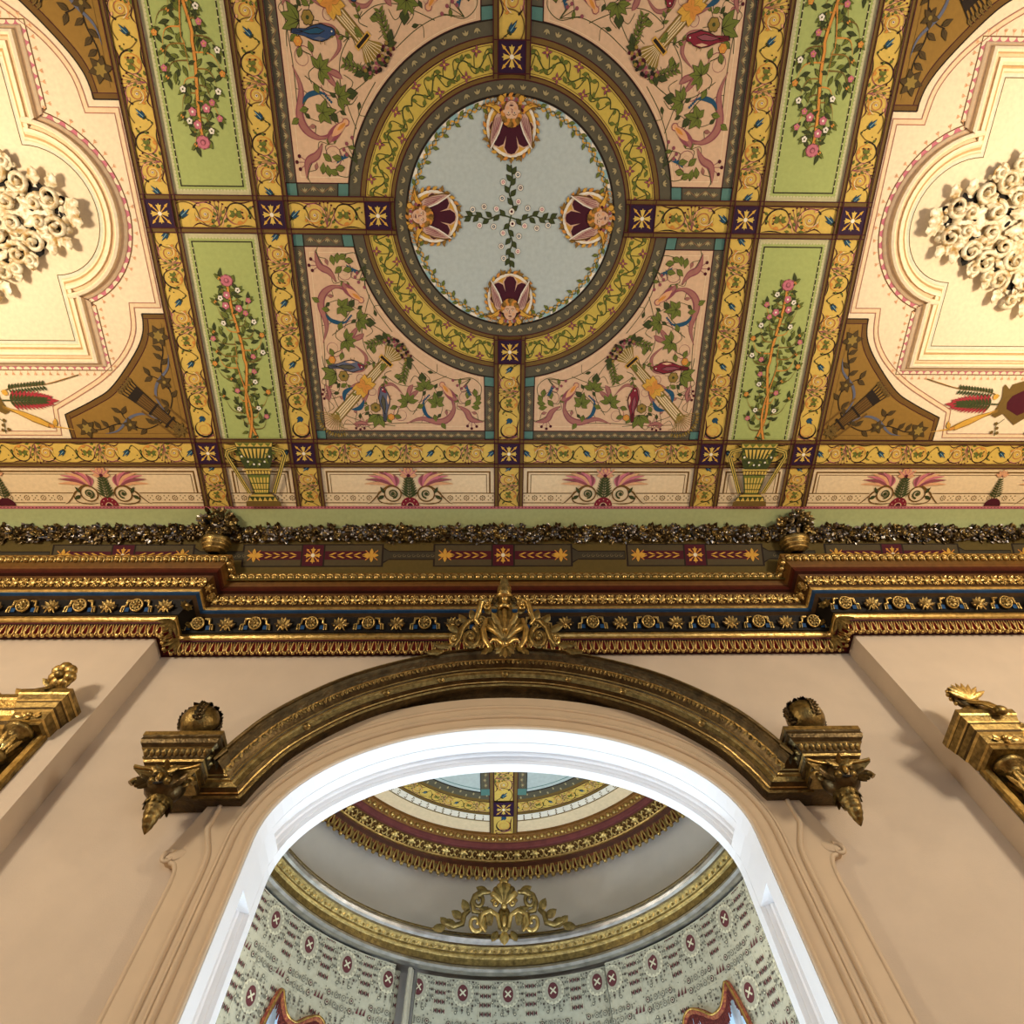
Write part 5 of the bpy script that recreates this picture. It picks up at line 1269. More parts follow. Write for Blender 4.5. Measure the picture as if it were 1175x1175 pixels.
# fluted shell body
cr.ball(cp(0, .18, -.02), .10, 'bronze', nu=16, nv=10, sc=(1.35, .35, 1.15))
for j in range(9):
    a = -64 + 16 * j; ctube([(.02 * sin(radians(a)), .06, .03), (.10 * sin(radians(a)), .06 + .10 * cos(radians(a)), .045), (.165 * sin(radians(a)), .06 + .19 * cos(radians(a)), .03), (.19 * sin(radians(a)), .06 + .225 * cos(radians(a)), .01)], [.010, .017, .020, .010], 'giltrub' if j % 2 else 'gilt2')
for s in (-1, 1):
    ctube([(s * .13, .30, .03), (s * .17, .335, .04), (s * .215, .315, .04), (s * .235, .25, .03), (s * .26, .20, .02), (s * .225, .17, .02)], [.010, .016, .018, .018, .014, .008], 'gilt2'); cscroll(.165, .285, .036, 60, 1.2, .010, 'gilt2', s, .04)
    cscroll(.30, .075, .080, 110, 1.35, .017, 'giltrub', s); ctube([(s * .275, .20, .02), (s * .32, .195, .02), (s * .38, .14, .02), (s * .40, .07, .02), (s * .44, .02, .02)], [.008, .016, .018, .016, .010], 'giltrub')
    ctube([(s * .16, .20, .03), (s * .19, .12, .03), (s * .17, .05, .03), (s * .13, .0, .03)], [.012, .018, .018, .012], 'gilt2'); cscroll(.445, .065, .034, -120, 1.3, .011, 'gilt2', s)
    cscroll(.09, .345, .035, 90, 1.2, .009, 'bronze', s)
    for u, v, a, L, W in ((.27, .205, 70, .07, .022), (.34, .18, 50, .07, .022), (.40, .12, 30, .08, .024), (.45, .03, -10, .10, .026), (.50, .01, 15, .08, .02), (.53, -.01, -15, .09, .022), (.20, .06, -40, .09, .022), (.10, .03, -50, .10, .024), (.13, .25, 60, .08, .022), (.22, .03, 10, .07, .02), (.06, .30, 60, .06, .016)): cleaf(s * u, v, a if s > 0 else 180 - a, L, W)
    ctube([(0, .0, .05), (s * .06, .035, .05), (s * .10, .05, .04), (s * .13, .035, .03)], [.014, .014, .012, .006], 'gilt2')
    cleaf(s * .02, .11, 60 if s > 0 else 120, .12, .022, 'gilt2', .05)
# drop shell over the moulding
for j in range(7):
    a = -60 + 20 * j; cleaf(0, .0, -90 + a, .085 * cos(radians(a * .7)), .018, 'gilt2' if j % 2 else 'giltrub', .05, .1)
cr.ball(cp(0, .005, .055), .02, 'gilt2'); cr.ball(cp(0, .10, .06), .016, 'gilt2')
o = cr.build('crest', pel, base); o['label'] = 'scrolled shell crest topped by a bud'
# ---------------------------------------------------------------- round bay behind the arch
def cy(a, r, z): return (XA + r * sin(radians(a)), BY + r * cos(radians(a)), z)
bw = MB(); AN = [-94 + 4 * k for k in range(48)]
bw.grid([[cy(a, 1.47, z) for a in AN] for z in (0, 3.84)], 'baywall', smooth=True)
bay = tag(bw.build('wall_back'), 'curved grey cream wall of the round bay', 'wall', None, 'structure')
# back face of the arch wall, seen from the bay
bw = MB(); ins = arcpath(.08)
for a, b in zip(ins, ins[1:]):
    if a[1] > 1.3: bw.add([X3(a, BY), X3(b, BY), (XA + b[0], BY, 4.0), (XA + a[0], BY, 4.0)], [(0, 1, 2, 3)], 'baywall', smooth=False)
for s in (-1, 1): bw.add([(XA + s * 1.105, BY, 0), (XA + s * 1.6, BY, 0), (XA + s * 1.6, BY, 4.0), (XA + s * 1.105, BY, 4.0)], [(0, 1, 2, 3)], 'baywall', smooth=False)
tag(bw.build('wall_inner'), 'plain wall above the arch inside the bay', 'wall', None, 'structure')
ZB = 3.95
m = MB(); HB = [cy(a, 1.5, ZB) for a in range(-90, 91, 5)]
m.add(HB, [list(range(len(HB)))], 'paint', C_['cream'], False)
m.add([(x, y, z + .05) for x, y, z in HB], [list(range(len(HB)))], 'paint', C_['cream'], False)
bc_ = tag(m.build('ceiling_bay'), 'bay ceiling painted with yellow rings and a pale blue centre', 'ceiling', None, 'structure')
P = Paint(lambda x, y, l: (XA + x, BY + y, ZB - l * DZ))
ring(P, .83, .89, 'grey', 2, 0, 180); ring(P, .886, .912, 'olive', 2, 0, 180); ring(P, .909, .914, 'red', 3, 0, 180); ring(P, .912, 1.005, 'yellow', 2, 0, 180); ring(P, 1.003, 1.03, 'olive', 2, 0, 180); ring(P, 1.002, 1.008, 'red', 3, 0, 180); ring(P, 1.03, 1.083, 'white', 2, 0, 180); ring(P, 1.081, 1.090, 'olive', 3, 0, 180); ring(P, 1.09, 1.22, 'cream', 2, 0, 180)
P.poly(ringpts(.83, 60, 0, 180), 'disc', 2); P.line(ringpts(.80, 60, 0, 180), .006, 'teal', 3); ring(P, .824, .834, 'dark', 3, 0, 180)
for k in range(60):
    a = 3 * k + 1.5
    for r_, c_ in ((1.056, 'olive'),):
        for q in range(6 if k % 2 else 4): P.dot((r_ + .014 * cos(q * pi / 3)) * cos(radians(a)), (r_ + .014 * cos(q * pi / 3)) * sin(radians(a)) + .014 * sin(q * pi / 3), .005, c_, 4, 5)
    P.leaf(.86 * cos(radians(a)), .86 * sin(radians(a)), a + (0 if k % 2 else 180), .025, .006, 'greyl', 4, None, False)
n_u = 12
for hs in (1, -1):
    for k in range(n_u // 2):
        a0 = 90 + hs * (4 + k * 13.5)
        P.warp = lambda u, v, a0=a0, hs=hs: ((.958 + v * .09) * cos(radians(a0 + hs * u * 13.5 / 2.85)), (.958 + v * .09) * sin(radians(a0 + hs * u * 13.5 / 2.85)))
        scroll_unit(P); P.warp = None
P.mb.build('painted_ring', bc_)
P = Paint(lambda x, y, l: (XA + x, BY + y, ZB - l * DZ)); P.base = 8
for sg in (-1, 1):
    P.rect(sg * .066, .3, sg * .092, 1.21, 'olive', 2); P.line([(sg * .066, .3), (sg * .066, 1.21)], .006, 'red', 3); P.line([(sg * .092, .3), (sg * .092, 1.21)], .006, 'red', 3); P.rect(sg * .092, .3, sg * .15, .83, 'grey', 2); P.line([(sg * .15, .3), (sg * .15, .83)], .005, 'dark', 3)
    P.rect(sg * .092, .78, sg * .15, .835, 'teal', 4); sprigs(P, sg * .12, .4, sg * .12, .77, .042, .02)
scroll_band(P, 0, .89, 0, .30, .132, 1.5); P.base = 10
P.rect(-.066, 1.02, .066, 1.205, 'yellow', 1); P.push(0, 1.02, 90, .14, .13); half_unit(P); P.pop()
P.base = 24; rosette_square(P, 0, .957, .066); P.mb.build('scroll_band', bc_)
# curved cornice
def lrun(mb, prof, a0=-89, a1=89, seg=72, smooth=False):
    for (r0, z0, m0), (r1, z1, _) in zip(prof, prof[1:]):
        col = m0 if not isinstance(m0, str) or len(m0) != 6 or m0 in M else None
        AA = [a0 + (a1 - a0) * k / seg for k in range(seg + 1)]
        rows = [[cy(a, r0, z0) for a in AA], [cy(a, r1, z1) for a in AA]]
        if m0 in M: mb.grid(rows, m0, smooth=True)
        else: mb.grid(rows, 'enamel', hx(m0), True)
q = MB()
lrun(q, [(1.19, 3.951, '6A4418'), (1.20, 3.935, '7A5220'), (1.245, 3.912, '5A2A24'), (1.25, 3.906, '6A342E'), (1.262, 3.892, '6E3A36'), (1.275, 3.890, '5A241E'), (1.283, 3.884, '5A3C16'), (1.345, 3.858, 'gilt2'), (1.350, 3.850, 'gilt2'), (1.362, 3.852, 'gilt2'), (1.366, 3.862, '5A3216'), (1.376, 3.852, '4E2A14'), (1.392, 3.838, '6A3A1A'), (1.398, 3.832, '7A2A20'), (1.425, 3.812, '6A1E1A'), (1.45, 3.81, '6A1E1A'), (1.455, 3.81, '6A1E1A')])
bcor = tag(q.build('trim_4'), 'curved gilt cornice of the bay with hanging leaf fringe', 'cornice', None, 'structure')
f = MB(); NF = 84
for k in range(NF):
    a = -88 + 176 * (k + .5) / NF; t = Vector((cos(radians(a)), -sin(radians(a)), 0)); n = Vector((-sin(radians(a)), -cos(radians(a)), 0)); b0 = Vector(cy(a, 1.395, 3.842)); dn = (-n * .55 - UPV * .75).normalized(); out = (n - UPV * .5).normalized()
    for s in (-1, 1): f.tube([b0 + t * (s * .005), b0 + t * (s * .011) + dn * .025 + out * .006, b0 + t * (s * .015) + dn * .048 + out * .010, b0 + t * (s * .009) + dn * .062 + out * .012], [.006, .0075, .008, .0075], 'gilt2', seg=5)
    f.leaf(b0 + t * .0255, dn, out, .064, .009, 'giltrub', curl=.2, ridge=.6, seg=3); f.ball(b0 + dn * .068 + out * .012, .0155, 'gilt2', nu=7, nv=5)
f.build('leaf_fringe', bcor)
f = MB(); NF = 66
for k in range(NF):
    a = -88 + 176 * (k + .5) / NF; t = Vector((cos(radians(a)), -sin(radians(a)), 0)); n = Vector((-sin(radians(a)), -cos(radians(a)), 0)); ax = (n - UPV * 1.6).normalized(); up_ = (UPV - ax * UPV.dot(ax)).normalized(); cpt = Vector(cy(a, 1.314, 3.871)) + ax * .008
    if k % 2 == 0:
        f.lathe([(.0, .008), (.007, .009), (.010, .003), (.016, .007), (.020, .0)], cpt, ax, 'gilt2', seg=9)
        for g_ in range(0, 360, 60):
            d = t * cos(radians(g_)) + up_ * sin(radians(g_)); f.leaf(cpt + d * .013, d, ax, .019, .007, 'gilt2', curl=.4, ridge=.5, seg=3)
    else:
        for s in (-1, 1):
            for v in (-1, 1): f.tube([cpt + t * (s * (.002 + .005 * q_)) + up_ * (v * (.006 + .018 * sin(q_ * .55))) for q_ in range(6)], [.0055, .006, .006, .005, .004, .003], 'gilt2', seg=5)
        f.ball(cpt + ax * .006, .008, 'gilt2', nu=6, nv=4)
f.build('acanthus_course', bcor)
f = MB(); NF = 78
for k in range(NF):
    a = -88 + 176 * (k + .5) / NF; f.ball(cy(a, 1.218, 3.922), .014, 'gilt2', nu=8, nv=5)
    f.ball(cy(a + .9, 1.225, 3.922), .009, 'gilt2', nu=6, nv=4, sc=(1, 1, 1.6))
f.build('bead_course', bcor)

# ---------------------------------------------------------------- gilded curved pelmet that carries the bay drapery
rod = empty('curved_pelmet', (XA, BY, 3.14)); rb = (XA, BY, 3.14)
tag(rod, 'curved gilt and silver pelmet with a pierced crest, inside the round bay', 'pelmet', None, 'thing')
q = MB()
lrun(q, [(1.36, 3.145, 'silver'), (1.315, 3.140, 'silver'), (1.30, 3.148, 'silver'), (1.305, 3.162, 'silver'), (1.318, 3.168, 'bronze'), (1.316, 3.176, 'giltrub'), (1.312, 3.206, 'giltrub'), (1.306, 3.212, 'gilt2'), (1.298, 3.216, 'gilt2'), (1.300, 3.226, 'bronze'), (1.304, 3.23, 'giltrub'), (1.288, 3.250, 'giltrub'), (1.280, 3.256, 'bronze'), (1.274, 3.264, 'silver'), (1.262, 3.272, 'silver'), (1.256, 3.286, 'silver'), (1.262, 3.300, 'silver'), (1.270, 3.304, 'bronze'), (1.264, 3.310, 'giltrub'), (1.268, 3.322, 'bronze'), (1.455, 3.322, 'bronze')], -88, 88)
q.build('moulding', rod, rb)
q = MB(); NF = 150
for k in range(NF):
    a = -88 + 176 * (k + .5) / NF; t = Vector((cos(radians(a)), -sin(radians(a)), 0)); n = Vector((-sin(radians(a)), -cos(radians(a)), 0)); p = Vector(cy(a, 1.296, 3.242)); s = 1 if k % 2 else -1
    q.leaf(p - UPV * (.008 * s), t * .6 + UPV * s, n - UPV * .4, .024, .009, 'gilt2', curl=.3, ridge=.5, seg=3)
q.build('running_leaf', rod, rb)
cr = MB(); CO = Vector(cy(0, 1.27, 3.325)); up = Vector((0, -.12, .993)); ou = Vector((0, -.993, -.12))
cp2 = lambda u, v, h=0: Vector(cy(math.degrees(u * .84 / 1.27), 1.27, 3.31)) + up * v + ou * h
def ct(p, r, m='gilt2', seg=7): cr.tube([cp2(*q) for q in p], [x * 1.45 for x in r], m, seg=seg)
def cl(u, v, a, L, W, m='giltrub', h=.02): cr.leaf(cp2(u, v, h), Vector((1, 0, 0)) * cos(radians(a)) + up * sin(radians(a)), ou, L * 1.3, W * 1.4, m, curl=.15, ridge=.5)
def cs(u, v, r, a0, turns, rad, m='gilt2', sg=1):
    n = int(16 * turns); pts = [(sg * (u + r * (1 - .8 * k / n) * cos(radians(a0) + 2 * pi * turns * k / n)), v + r * (1 - .8 * k / n) * sin(radians(a0) + 2 * pi * turns * k / n), .02 + .01 * k / n) for k in range(n + 1)]
    ct(pts, [rad * (1 - .4 * k / n) for k in range(n + 1)], m); cr.ball(cp2(*pts[-1]), rad, m, nu=6, nv=4)
for j in range(7):
    a = -60 + 20 * j; ct([(.01 * sin(radians(a)), .17, .03), (.06 * sin(radians(a)), .17 + .06 * cos(radians(a)), .045), (.10 * sin(radians(a)), .17 + .115 * cos(radians(a)), .03)], [.008, .016, .013], 'giltrub' if j % 2 else 'gilt2')
cr.ball(cp2(0, .305, .02), .024, 'gilt2', nu=12, nv=8, sc=(1.2, .8, .9)); cr.ball(cp2(0, .15, .04), .020, 'gilt2', nu=10, nv=7); cr.ball(cp2(0, .07, .04), .022, 'gilt2', nu=10, nv=8, sc=(.7, .7, 1.7)); cr.ball(cp2(0, .09, .01), .05, 'giltrub', nu=12, nv=8, sc=(.9, .4, 1.6))
for s in (-1, 1):
    ct([(s * .10, .235, .03), (s * .16, .235, .03), (s * .215, .21, .02), (s * .235, .17, .02), (s * .22, .125, .02), (s * .17, .12, .02)], [.008, .014, .014, .012, .012, .008], 'giltrub')
    cs(.195, .185, .045, 100, 1.2, .010, 'giltrub', s); cs(.065, .175, .028, 20, 1.2, .008, 'gilt2', s); ct([(s * .03, .03, .03), (s * .045, .10, .03), (s * .10, .13, .03), (s * .16, .105, .03), (s * .17, .05, .03), (s * .13, .01, .03)], [.009, .011, .011, .010, .010, .006], 'gilt2')
    cs(.205, .06, .06, 150, 1.15, .011, 'gilt2', s); ct([(s * .25, .13, .02), (s * .29, .10, .02), (s * .30, .05, .02), (s * .36, .03, .02), (s * .42, .04, .02)], [.008, .012, .012, .012, .006], 'giltrub')
    for u, v, a, L, W in ((.26, .12, 60, .06, .018), (.30, .08, 30, .06, .018), (.34, .03, 20, .07, .02), (.40, .03, 40, .05, .016), (.42, .02, -10, .06, .018), (.10, .05, 80, .08, .02), (.13, .03, 60, .07, .018), (.05, .02, -60, .05, .015), (.12, .24, 20, .06, .018), (.08, .13, 10, .07, .014)): cl(s * u, v, a if s > 0 else 180 - a, L, W)
cl(0, .02, -90, .06, .02, 'gilt2')
o = cr.build('crest', rod, rb); o['label'] = 'pierced gilt crest with a central shell'

# ---------------------------------------------------------------- patterned drapery
def fab(rad):
    return lambda a, z, l: cy(a, rad - l * .0012, z)
GC = [hx(x) for x in ('A9A893', 'B4B29A', '8F9080', '6C6B5E', '5A2E30', '4A4038', '9C9A86', 'C2BFA4')]
R = random.Random(77)
def cell(P, a, z, ca, cz, clip):
    """one repeat of the woven pattern, centre medallion at (a,z); ca degrees wide, cz high"""
    ka = ca / .25
    lo, hi, zb = clip
    def poly(pts, c, l):
        pts = [(a + x * ka, z + y) for x, y in pts]
        ins = [lo < p < hi and q < 3.128 and q > zb(p) + .012 for p, q in pts]
        if not any(ins): return
        if all(ins): P.poly(pts, c, l); return
        if any(q <= zb(p) + .012 for p, q in pts): return
        P.poly([(min(hi, max(lo, p)), min(3.128, q)) for p, q in pts], c, l)
    def dot(x, y, r, c, l=2, n=6): poly([(x + r * cos(2 * pi * k / n), y + r * 1.15 * sin(2 * pi * k / n)) for k in range(n)], c, l)
    def quad(pts, c, l=2): poly(pts, c, l)
    dot(0, 0, .060, GC[7], 2, 18); dot(0, 0, .047, GC[6], 3, 18)
    poly([(.029 * cos(2 * pi * k / 16), .042 * sin(2 * pi * k / 16)) for k in range(16)], GC[4], 4)
    for g in (45, 135): 
        c, s = cos(radians(g)), sin(radians(g)); quad([(c * .022 - s * .004, s * .022 + c * .004), (-c * .022 - s * .004, -s * .022 + c * .004), (-c * .022 + s * .004, -s * .022 - c * .004), (c * .022 + s * .004, s * .022 - c * .004)], GC[7], 5)
    for k in range(16):
        g = 2 * pi * k / 16; dot(.052 * cos(g), .055 * sin(g), .006, GC[6], 3, 5)
        dot(.078 * cos(g), .085 * sin(g), .007, GC[3 if k % 2 else 5], 3, 5)
        if k % 2: dot(.098 * cos(g) * .95, .108 * sin(g), .009, GC[3], 3, 6); dot(.098 * cos(g) * .95, .108 * sin(g), .004, GC[7], 4, 5)
    for k in range(60): dot(R.uniform(-.10, .10), R.uniform(-.13, .13), R.uniform(.003, .006), GC[(2, 3, 6)[k % 3]], 2, 4)
    for k in range(24): g = 2 * pi * k / 24; dot(.066 * cos(g), .070 * sin(g), .0045, GC[2 if k % 2 else 5], 3, 4)
    for k in range(20):
        g = 2 * pi * k / 20; quad([(.088 * cos(g) - .003, .096 * sin(g) - .008), (.088 * cos(g) + .006, .096 * sin(g)), (.088 * cos(g) - .003, .096 * sin(g) + .008)], GC[3], 3)
    for k in range(40): dot(R.uniform(-.095, .16), R.uniform(-.225, -.13), R.uniform(.003, .005), GC[(2, 3)[k % 2]], 2, 4)
    # bow ties in the column between two medallions
    for k in range(5):
        y = -.10 + .045 * k
        for dx in (-.022, 0, .022):
            x = .125 + dx
            quad([(x - .009, y - .014), (x, y - .003), (x, y + .003), (x - .009, y + .014)], GC[4 if k % 2 else 5], 3); quad([(x + .009, y - .014), (x, y - .003), (x, y + .003), (x + .009, y + .014)], GC[5 if k % 2 else 4], 3)
    for x in (.093, .157): quad([(x - .0015, -.12), (x + .0015, -.12), (x + .0015, .12), (x - .0015, .12)], GC[7], 3)
    # two rows of small flowers between medallions
    for yy in (-.20, -.155):
        quad([(-.09, yy - .023), (.09, yy - .023), (.09, yy - .0215), (-.09, yy - .0215)], GC[7], 3)
        for k, x in enumerate((-.07, -.025, .02, .065)):
            dot(x, yy, .013, GC[5 if k % 3 == 0 else 3], 3, 8); dot(x, yy, .009, GC[0], 4, 7); dot(x, yy, .005, GC[4 if k % 3 == 0 else 3], 5, 6)
            for q in range(4): dot(x + .022, yy + R.uniform(-.016, .016), .0045, GC[3], 3, 4)
    for k in range(3): quad([(.105 + .02 * k - .007, -.20), (.105 + .02 * k + .007, -.165), (.105 + .02 * k + .007, -.20), (.105 + .02 * k - .007, -.165)][:3], GC[4], 3)
CA, CZ = 10.6, .345
def clip_for(a0, a1, zb):
    return (a0 + .1, a1 - .1, zb)
def ground(P, a0, a1, zb, n):
    AA = [a0 + (a1 - a0) * k / n for k in range(n + 1)]
    P.strip([(a, 3.137) for a in AA], [(a, max(0, zb(a))) for a in AA], GC[0], 0)
    A = AA[::3]
def panel(name, rad, a0, a1, zb, c0, label, z0=3.065, ztop=3):
    P = Paint(fab(rad)); ground(P, a0, a1, zb, max(12, int((a1 - a0) * 3)))
    cl_ = clip_for(a0, a1, zb)
    k0 = math.floor((a0 - c0) / CA) - 1
    for k in range(k0, k0 + int((a1 - a0) / CA) + 4):
        for r in range(ztop): cell(P, c0 + CA * k, z0 - CZ * r, CA, CZ, cl_)
    # backing so that the cloth has a thickness
    AA = [a0 + (a1 - a0) * k / 60 for k in range(61)]
    P.mb.grid([[cy(a, rad + .012, 3.137) for a in AA], [cy(a, rad + .012, max(0, zb(a))) for a in AA]], 'paint', GC[2], True)
    for e in (a0, a1): P.mb.grid([[cy(e, rad + .012, 3.137), cy(e, rad, 3.137)], [cy(e, rad + .012, max(0, zb(e))), cy(e, rad, max(0, zb(e)))]], 'paint', GC[2], False)
    o = P.mb.build(name); return o
edge = [(28, 1.6), (34, 1.9), (37, 2.3), (39, 2.58), (41, 2.725), (43, 2.76), (45.5, 2.735), (48, 2.695), (50.5, 2.705), (52, 2.745), (53.3, 2.785), (54.4, 2.72), (55.6, 2.6), (57.5, 2.35), (60, 2.0), (66, 1.6), (80, 1.3)]
es = catmull(edge, 5)
def zedge(a):
    a = abs(a)
    for p, q in zip(es, es[1:]):
        if p[0] <= a <= q[0]: return p[1] + (q[1] - p[1]) * (a - p[0]) / max(1e-6, q[0] - p[0])
    return 1.6 if a < 28 else 1.3
full0 = lambda a: 0.02
cen = panel('curtain', 1.385, -20.9, 24.2, full0, .8, '')
tag(cen, 'flat middle curtain panel of grey medallion brocade below the centre of the curved pelmet', 'curtain', 'brocade bay curtains')
for s, a0, a1, nm in ((-1, -80, -26.6, 'left'), (1, 24.6, 80, 'right')):
    L_ = panel('lambrequin', 1.36, a0, a1, zedge, -53 + .35 * CA if s < 0 else 36.5 + CA * 0, '', 3.05)
    tag(L_, 'medallion brocade lambrequin with a peaked red trimmed edge on the %s side of the bay' % nm, 'curtain', 'brocade bay curtains')
    ee = [(s * a, z) for a, z in es if 29 < a < 76]
    t_ = MB()
    t_.tube([cy(a, 1.348, z + .004) for a, z in ee], .0145, 'trimred', seg=8); t_.tube([cy(a, 1.336, z + .008) for a, z in ee], .006, 'gilt', seg=5)
    o = t_.build('red_trim', L_); o['label'] = 'dark red and gold braid'
    t_ = MB(); Rf = random.Random(9)
    for a, z in resample(ee, 260):
        t_.tube([cy(a, 1.35, z - .005), cy(a + Rf.uniform(-.15, .15), 1.348, z - .03), cy(a + Rf.uniform(-.3, .3), 1.352, z - .055 - Rf.uniform(0, .015))], [.004, .0045, .003], 'fringe', seg=4)
    t_.build('fringe', L_)
strip_ = panel('curtain', 1.41, -27.4, -24.6, full0, -29.5, '')
tag(strip_, 'narrow strip of brocade folded back beside the pale pole', 'curtain', 'brocade bay curtains')
pm = MB(); pm.tube([cy(-22.9, 1.365, z) for z in (.02, 1.5, 3.137)], .013, 'pole', seg=8); pm.tube([cy(-22.2, 1.372, z) for z in (.02, 1.5, 3.137)], .008, 'pole', seg=8); pm.tube([cy(-22.0, 1.39, z) for z in (.02, 1.5, 3.15)], .012, 'void', seg=6)  # last tube is a black strip for the shaded gap beside the pole
tag(pm.build('curtain_pole'), 'pale upright moulding between the left drapery and the middle curtain', 'pole', None, 'thing')
# bay windows behind the drapery
for s, k in ((-1, 1), (1, 2)):
    w = MB(); AA = [s * a for a in range(30, 73, 3)]
    w.grid([[cy(a, 1.445, z) for a in AA] for z in (.6, 3.02)], 'pane', smooth=True)
    ww = w.build('window_%d' % k); tag(ww, 'bright daylit bay window showing under the %s lambrequin' % ('left' if s < 0 else 'right'), 'window', None, 'structure')
    fr_ = MB()
    for a in (29.5, 51, 72.5): fr_.tube([cy(s * a, 1.44, z) for z in (.6, 1.8, 3.02)], .022, 'white', seg=6)
    for z in (.6, 1.8, 3.02): fr_.tube([cy(a, 1.44, z) for a in AA], .022, 'white', seg=6)
    fr_.build('window_frame', ww)
# ---------------------------------------------------------------- two tall gilt mirror frames on the breasts
M['glass'] = mat('mirror_glass', hx('E4E6E4'), rough=.03, metal=1.0)
def rings2(mb, x0, x1, yw, prof, sx):
    """stack of slabs hugging the wall; profile rows (z, overhang, projection, material)"""
    for (z0, w0, o0, ma), (z1, w1, o1, _) in zip(prof, prof[1:]):
        a = [(x0 - w0, yw, z0), (x0 - w0, yw - o0, z0), (x1 + w0, yw - o0, z0), (x1 + w0, yw, z0)]; b = [(x0 - w1, yw, z1), (x0 - w1, yw - o1, z1), (x1 + w1, yw - o1, z1), (x1 + w1, yw, z1)]
        for k in range(3): mb.add([a[k], a[k + 1], b[k + 1], b[k]], [(0, 1, 2, 3)], ma, smooth=False)
    for (z, w, o, ma), fl in ((prof[-1], 0), (prof[0], 1)):
        f = [(x0 - w, yw, z), (x0 - w, yw - o, z), (x1 + w, yw - o, z), (x1 + w, yw, z)]; mb.add(f, [(0, 1, 2, 3) if not fl else (3, 2, 1, 0)], ma, smooth=False)
def frame(side, edge, ztop, proj, bw):
    """edge: |x| of the block corner nearest the arch; half built at +x then mirrored by sign"""
    s = side; nm = 'left' if s < 0 else 'right'; bx = (s * 3.15, YS, .8); root = empty('pier_mirror', bx)
    Z = ztop; xin = edge + .03; xout = 6.3 - xin
    X = lambda a: s * a
    def seg(a, b): return (min(X(a), X(b)), max(X(a), X(b)))
    # header between the blocks
    q = MB(); x0, x1 = seg(edge + bw, 6.3 - edge - bw)
    rings2(q, x0, x1, YS, [(Z - .34, 0, .06, 'giltrub'), (Z - .20, 0, .06, 'gilt2'), (Z - .19, 0, .075, 'gilt2'), (Z - .165, 0, .075, 'bronze'), (Z - .15, 0, .085, 'gilt'), (Z - .12, 0, .09, 'gilt2'), (Z - .10, 0, .10, 'bronze'), (Z - .085, 0, .105, 'gilt'), (Z - .055, 0, .125, 'gilt2'), (Z - .045, 0, .13, 'giltrub'), (Z - .02, 0, .13, 'giltrub')], s)
    q.build('header', root, bx)
    for e in (0, 1):
        a0, a1 = (edge, edge + bw) if e == 0 else (6.3 - edge - bw, 6.3 - edge)
        x0, x1 = seg(a0 + .05, a1 - .02); p = proj
        q = MB(); rings2(q, x0, x1, YS, [(Z - .19, 0, p - .05, 'giltrub'), (Z - .17, .0, p - .05, 'gilt2'), (Z - .165, .008, p - .042, 'giltrub'), (Z - .12, .012, p - .035, 'gilt2'), (Z - .112, .02, p - .028, 'bronze'), (Z - .10, .022, p - .026, 'giltrub'), (Z - .075, .028, p - .018, 'bronze'), (Z - .070, .034, p - .014, 'gilt2'), (Z - .062, .036, p - .012, 'giltrub'), (Z - .038, .044, p - .006, 'bronze'), (Z - .035, .046, p - .004, 'gilt2'), (Z - .026, .05, p, 'giltrub'), (Z, .05, p, 'giltrub')], s)
        blk = q.build('cornice_block', root, bx)
        # low pediment and leaf on the block
        xm = (x0 + x1) / 2; q = MB()
        V = [(x0 - .04, YS - p + .01, Z), (x1 + .04, YS - p + .01, Z), (xm, YS - p + .03, Z + .07), (x0 - .04, YS, Z), (x1 + .04, YS, Z), (xm, YS, Z + .07)]; q.add(V, [(0, 1, 2), (0, 2, 5, 3), (1, 4, 5, 2)], 'giltrub', smooth=False)
        tp = Vector((xm, YS - p + .045, Z + .05))
        if s < 0:
            tc = tp + Vector((.0, -.03, .05)); ux, uy = Vector((1, 0, 0)), Vector((0, -.55, .83))
            for a in range(0, 360, 51): q.ball(tc + ux * (.036 * sin(radians(a))) + uy * (.038 * cos(radians(a)) + .01), .031, 'gilt2', nu=10, nv=7)
            q.ball(tc + uy * .01 + Vector((0, -.024, -.018)), .022, 'giltrub', nu=10, nv=7)
            for a in (-70, 70): q.leaf(tp, (sin(radians(a)), -.2, cos(radians(a))), (0, -1, 0), .09, .025, 'giltrub', curl=.3, ridge=.5, lobes=1)
            q.leaf(tp + Vector((0, -.03, .0)), (0, -.3, -1), (0, -1, 0), .08, .02, 'giltrub', curl=.1, ridge=.5)
        else:
            q.ball(tp + Vector((0, -.005, .07)), .06, 'bronze', nu=14, nv=9, sc=(.95, .5, 1.3))
            for a in range(-70, 71, 20): q.leaf(tp + Vector((0, -.035, .03)), (sin(radians(a)), -.1, cos(radians(a)) * 1.2), (0, -1, -.4), .095, .014, 'gilt2', curl=.1, ridge=.6)
            for k in range(11):
                a = -110 + 22 * k; q.ball(tp + Vector((.062 * sin(radians(a)), -.005, .06 + .078 * cos(radians(a)))), .010, 'gilt2', nu=6, nv=4)
            for u in (-.014, 0, .014): q.tube([tp + Vector((u, -.02, .03)), tp + Vector((u * .8 + .02 * s, -.06, -.03)), tp + Vector((u * .6 + .04 * s, -.07, -.075))], .010, 'gilt2', seg=6)
            q.ball(tp + Vector((.045 * s, -.07, -.085)), .03, 'giltrub', nu=8, nv=6, sc=(1, .7, .8))
        q.build('block_crest', root, bx)
        q = MB(); cxm = xm
        for k in range(-2, 3): q.leaf((cxm + .012 * k, YS - p + .036, Z - .142), (k * .6, 0, .3 if k % 2 else -.3), (0, -1, 0), .035, .012, 'gilt2', curl=.2, ridge=.5, seg=3)
        q.ball((cxm, YS - p + .032, Z - .142), .014, 'gilt2', nu=8, nv=5); q.build('block_boss', root, bx)
        # side moulding and turned colonnette
        sgn = s if e == 0 else -s
        xo = s * (edge + .045 if e == 0 else 6.3 - edge - .045)
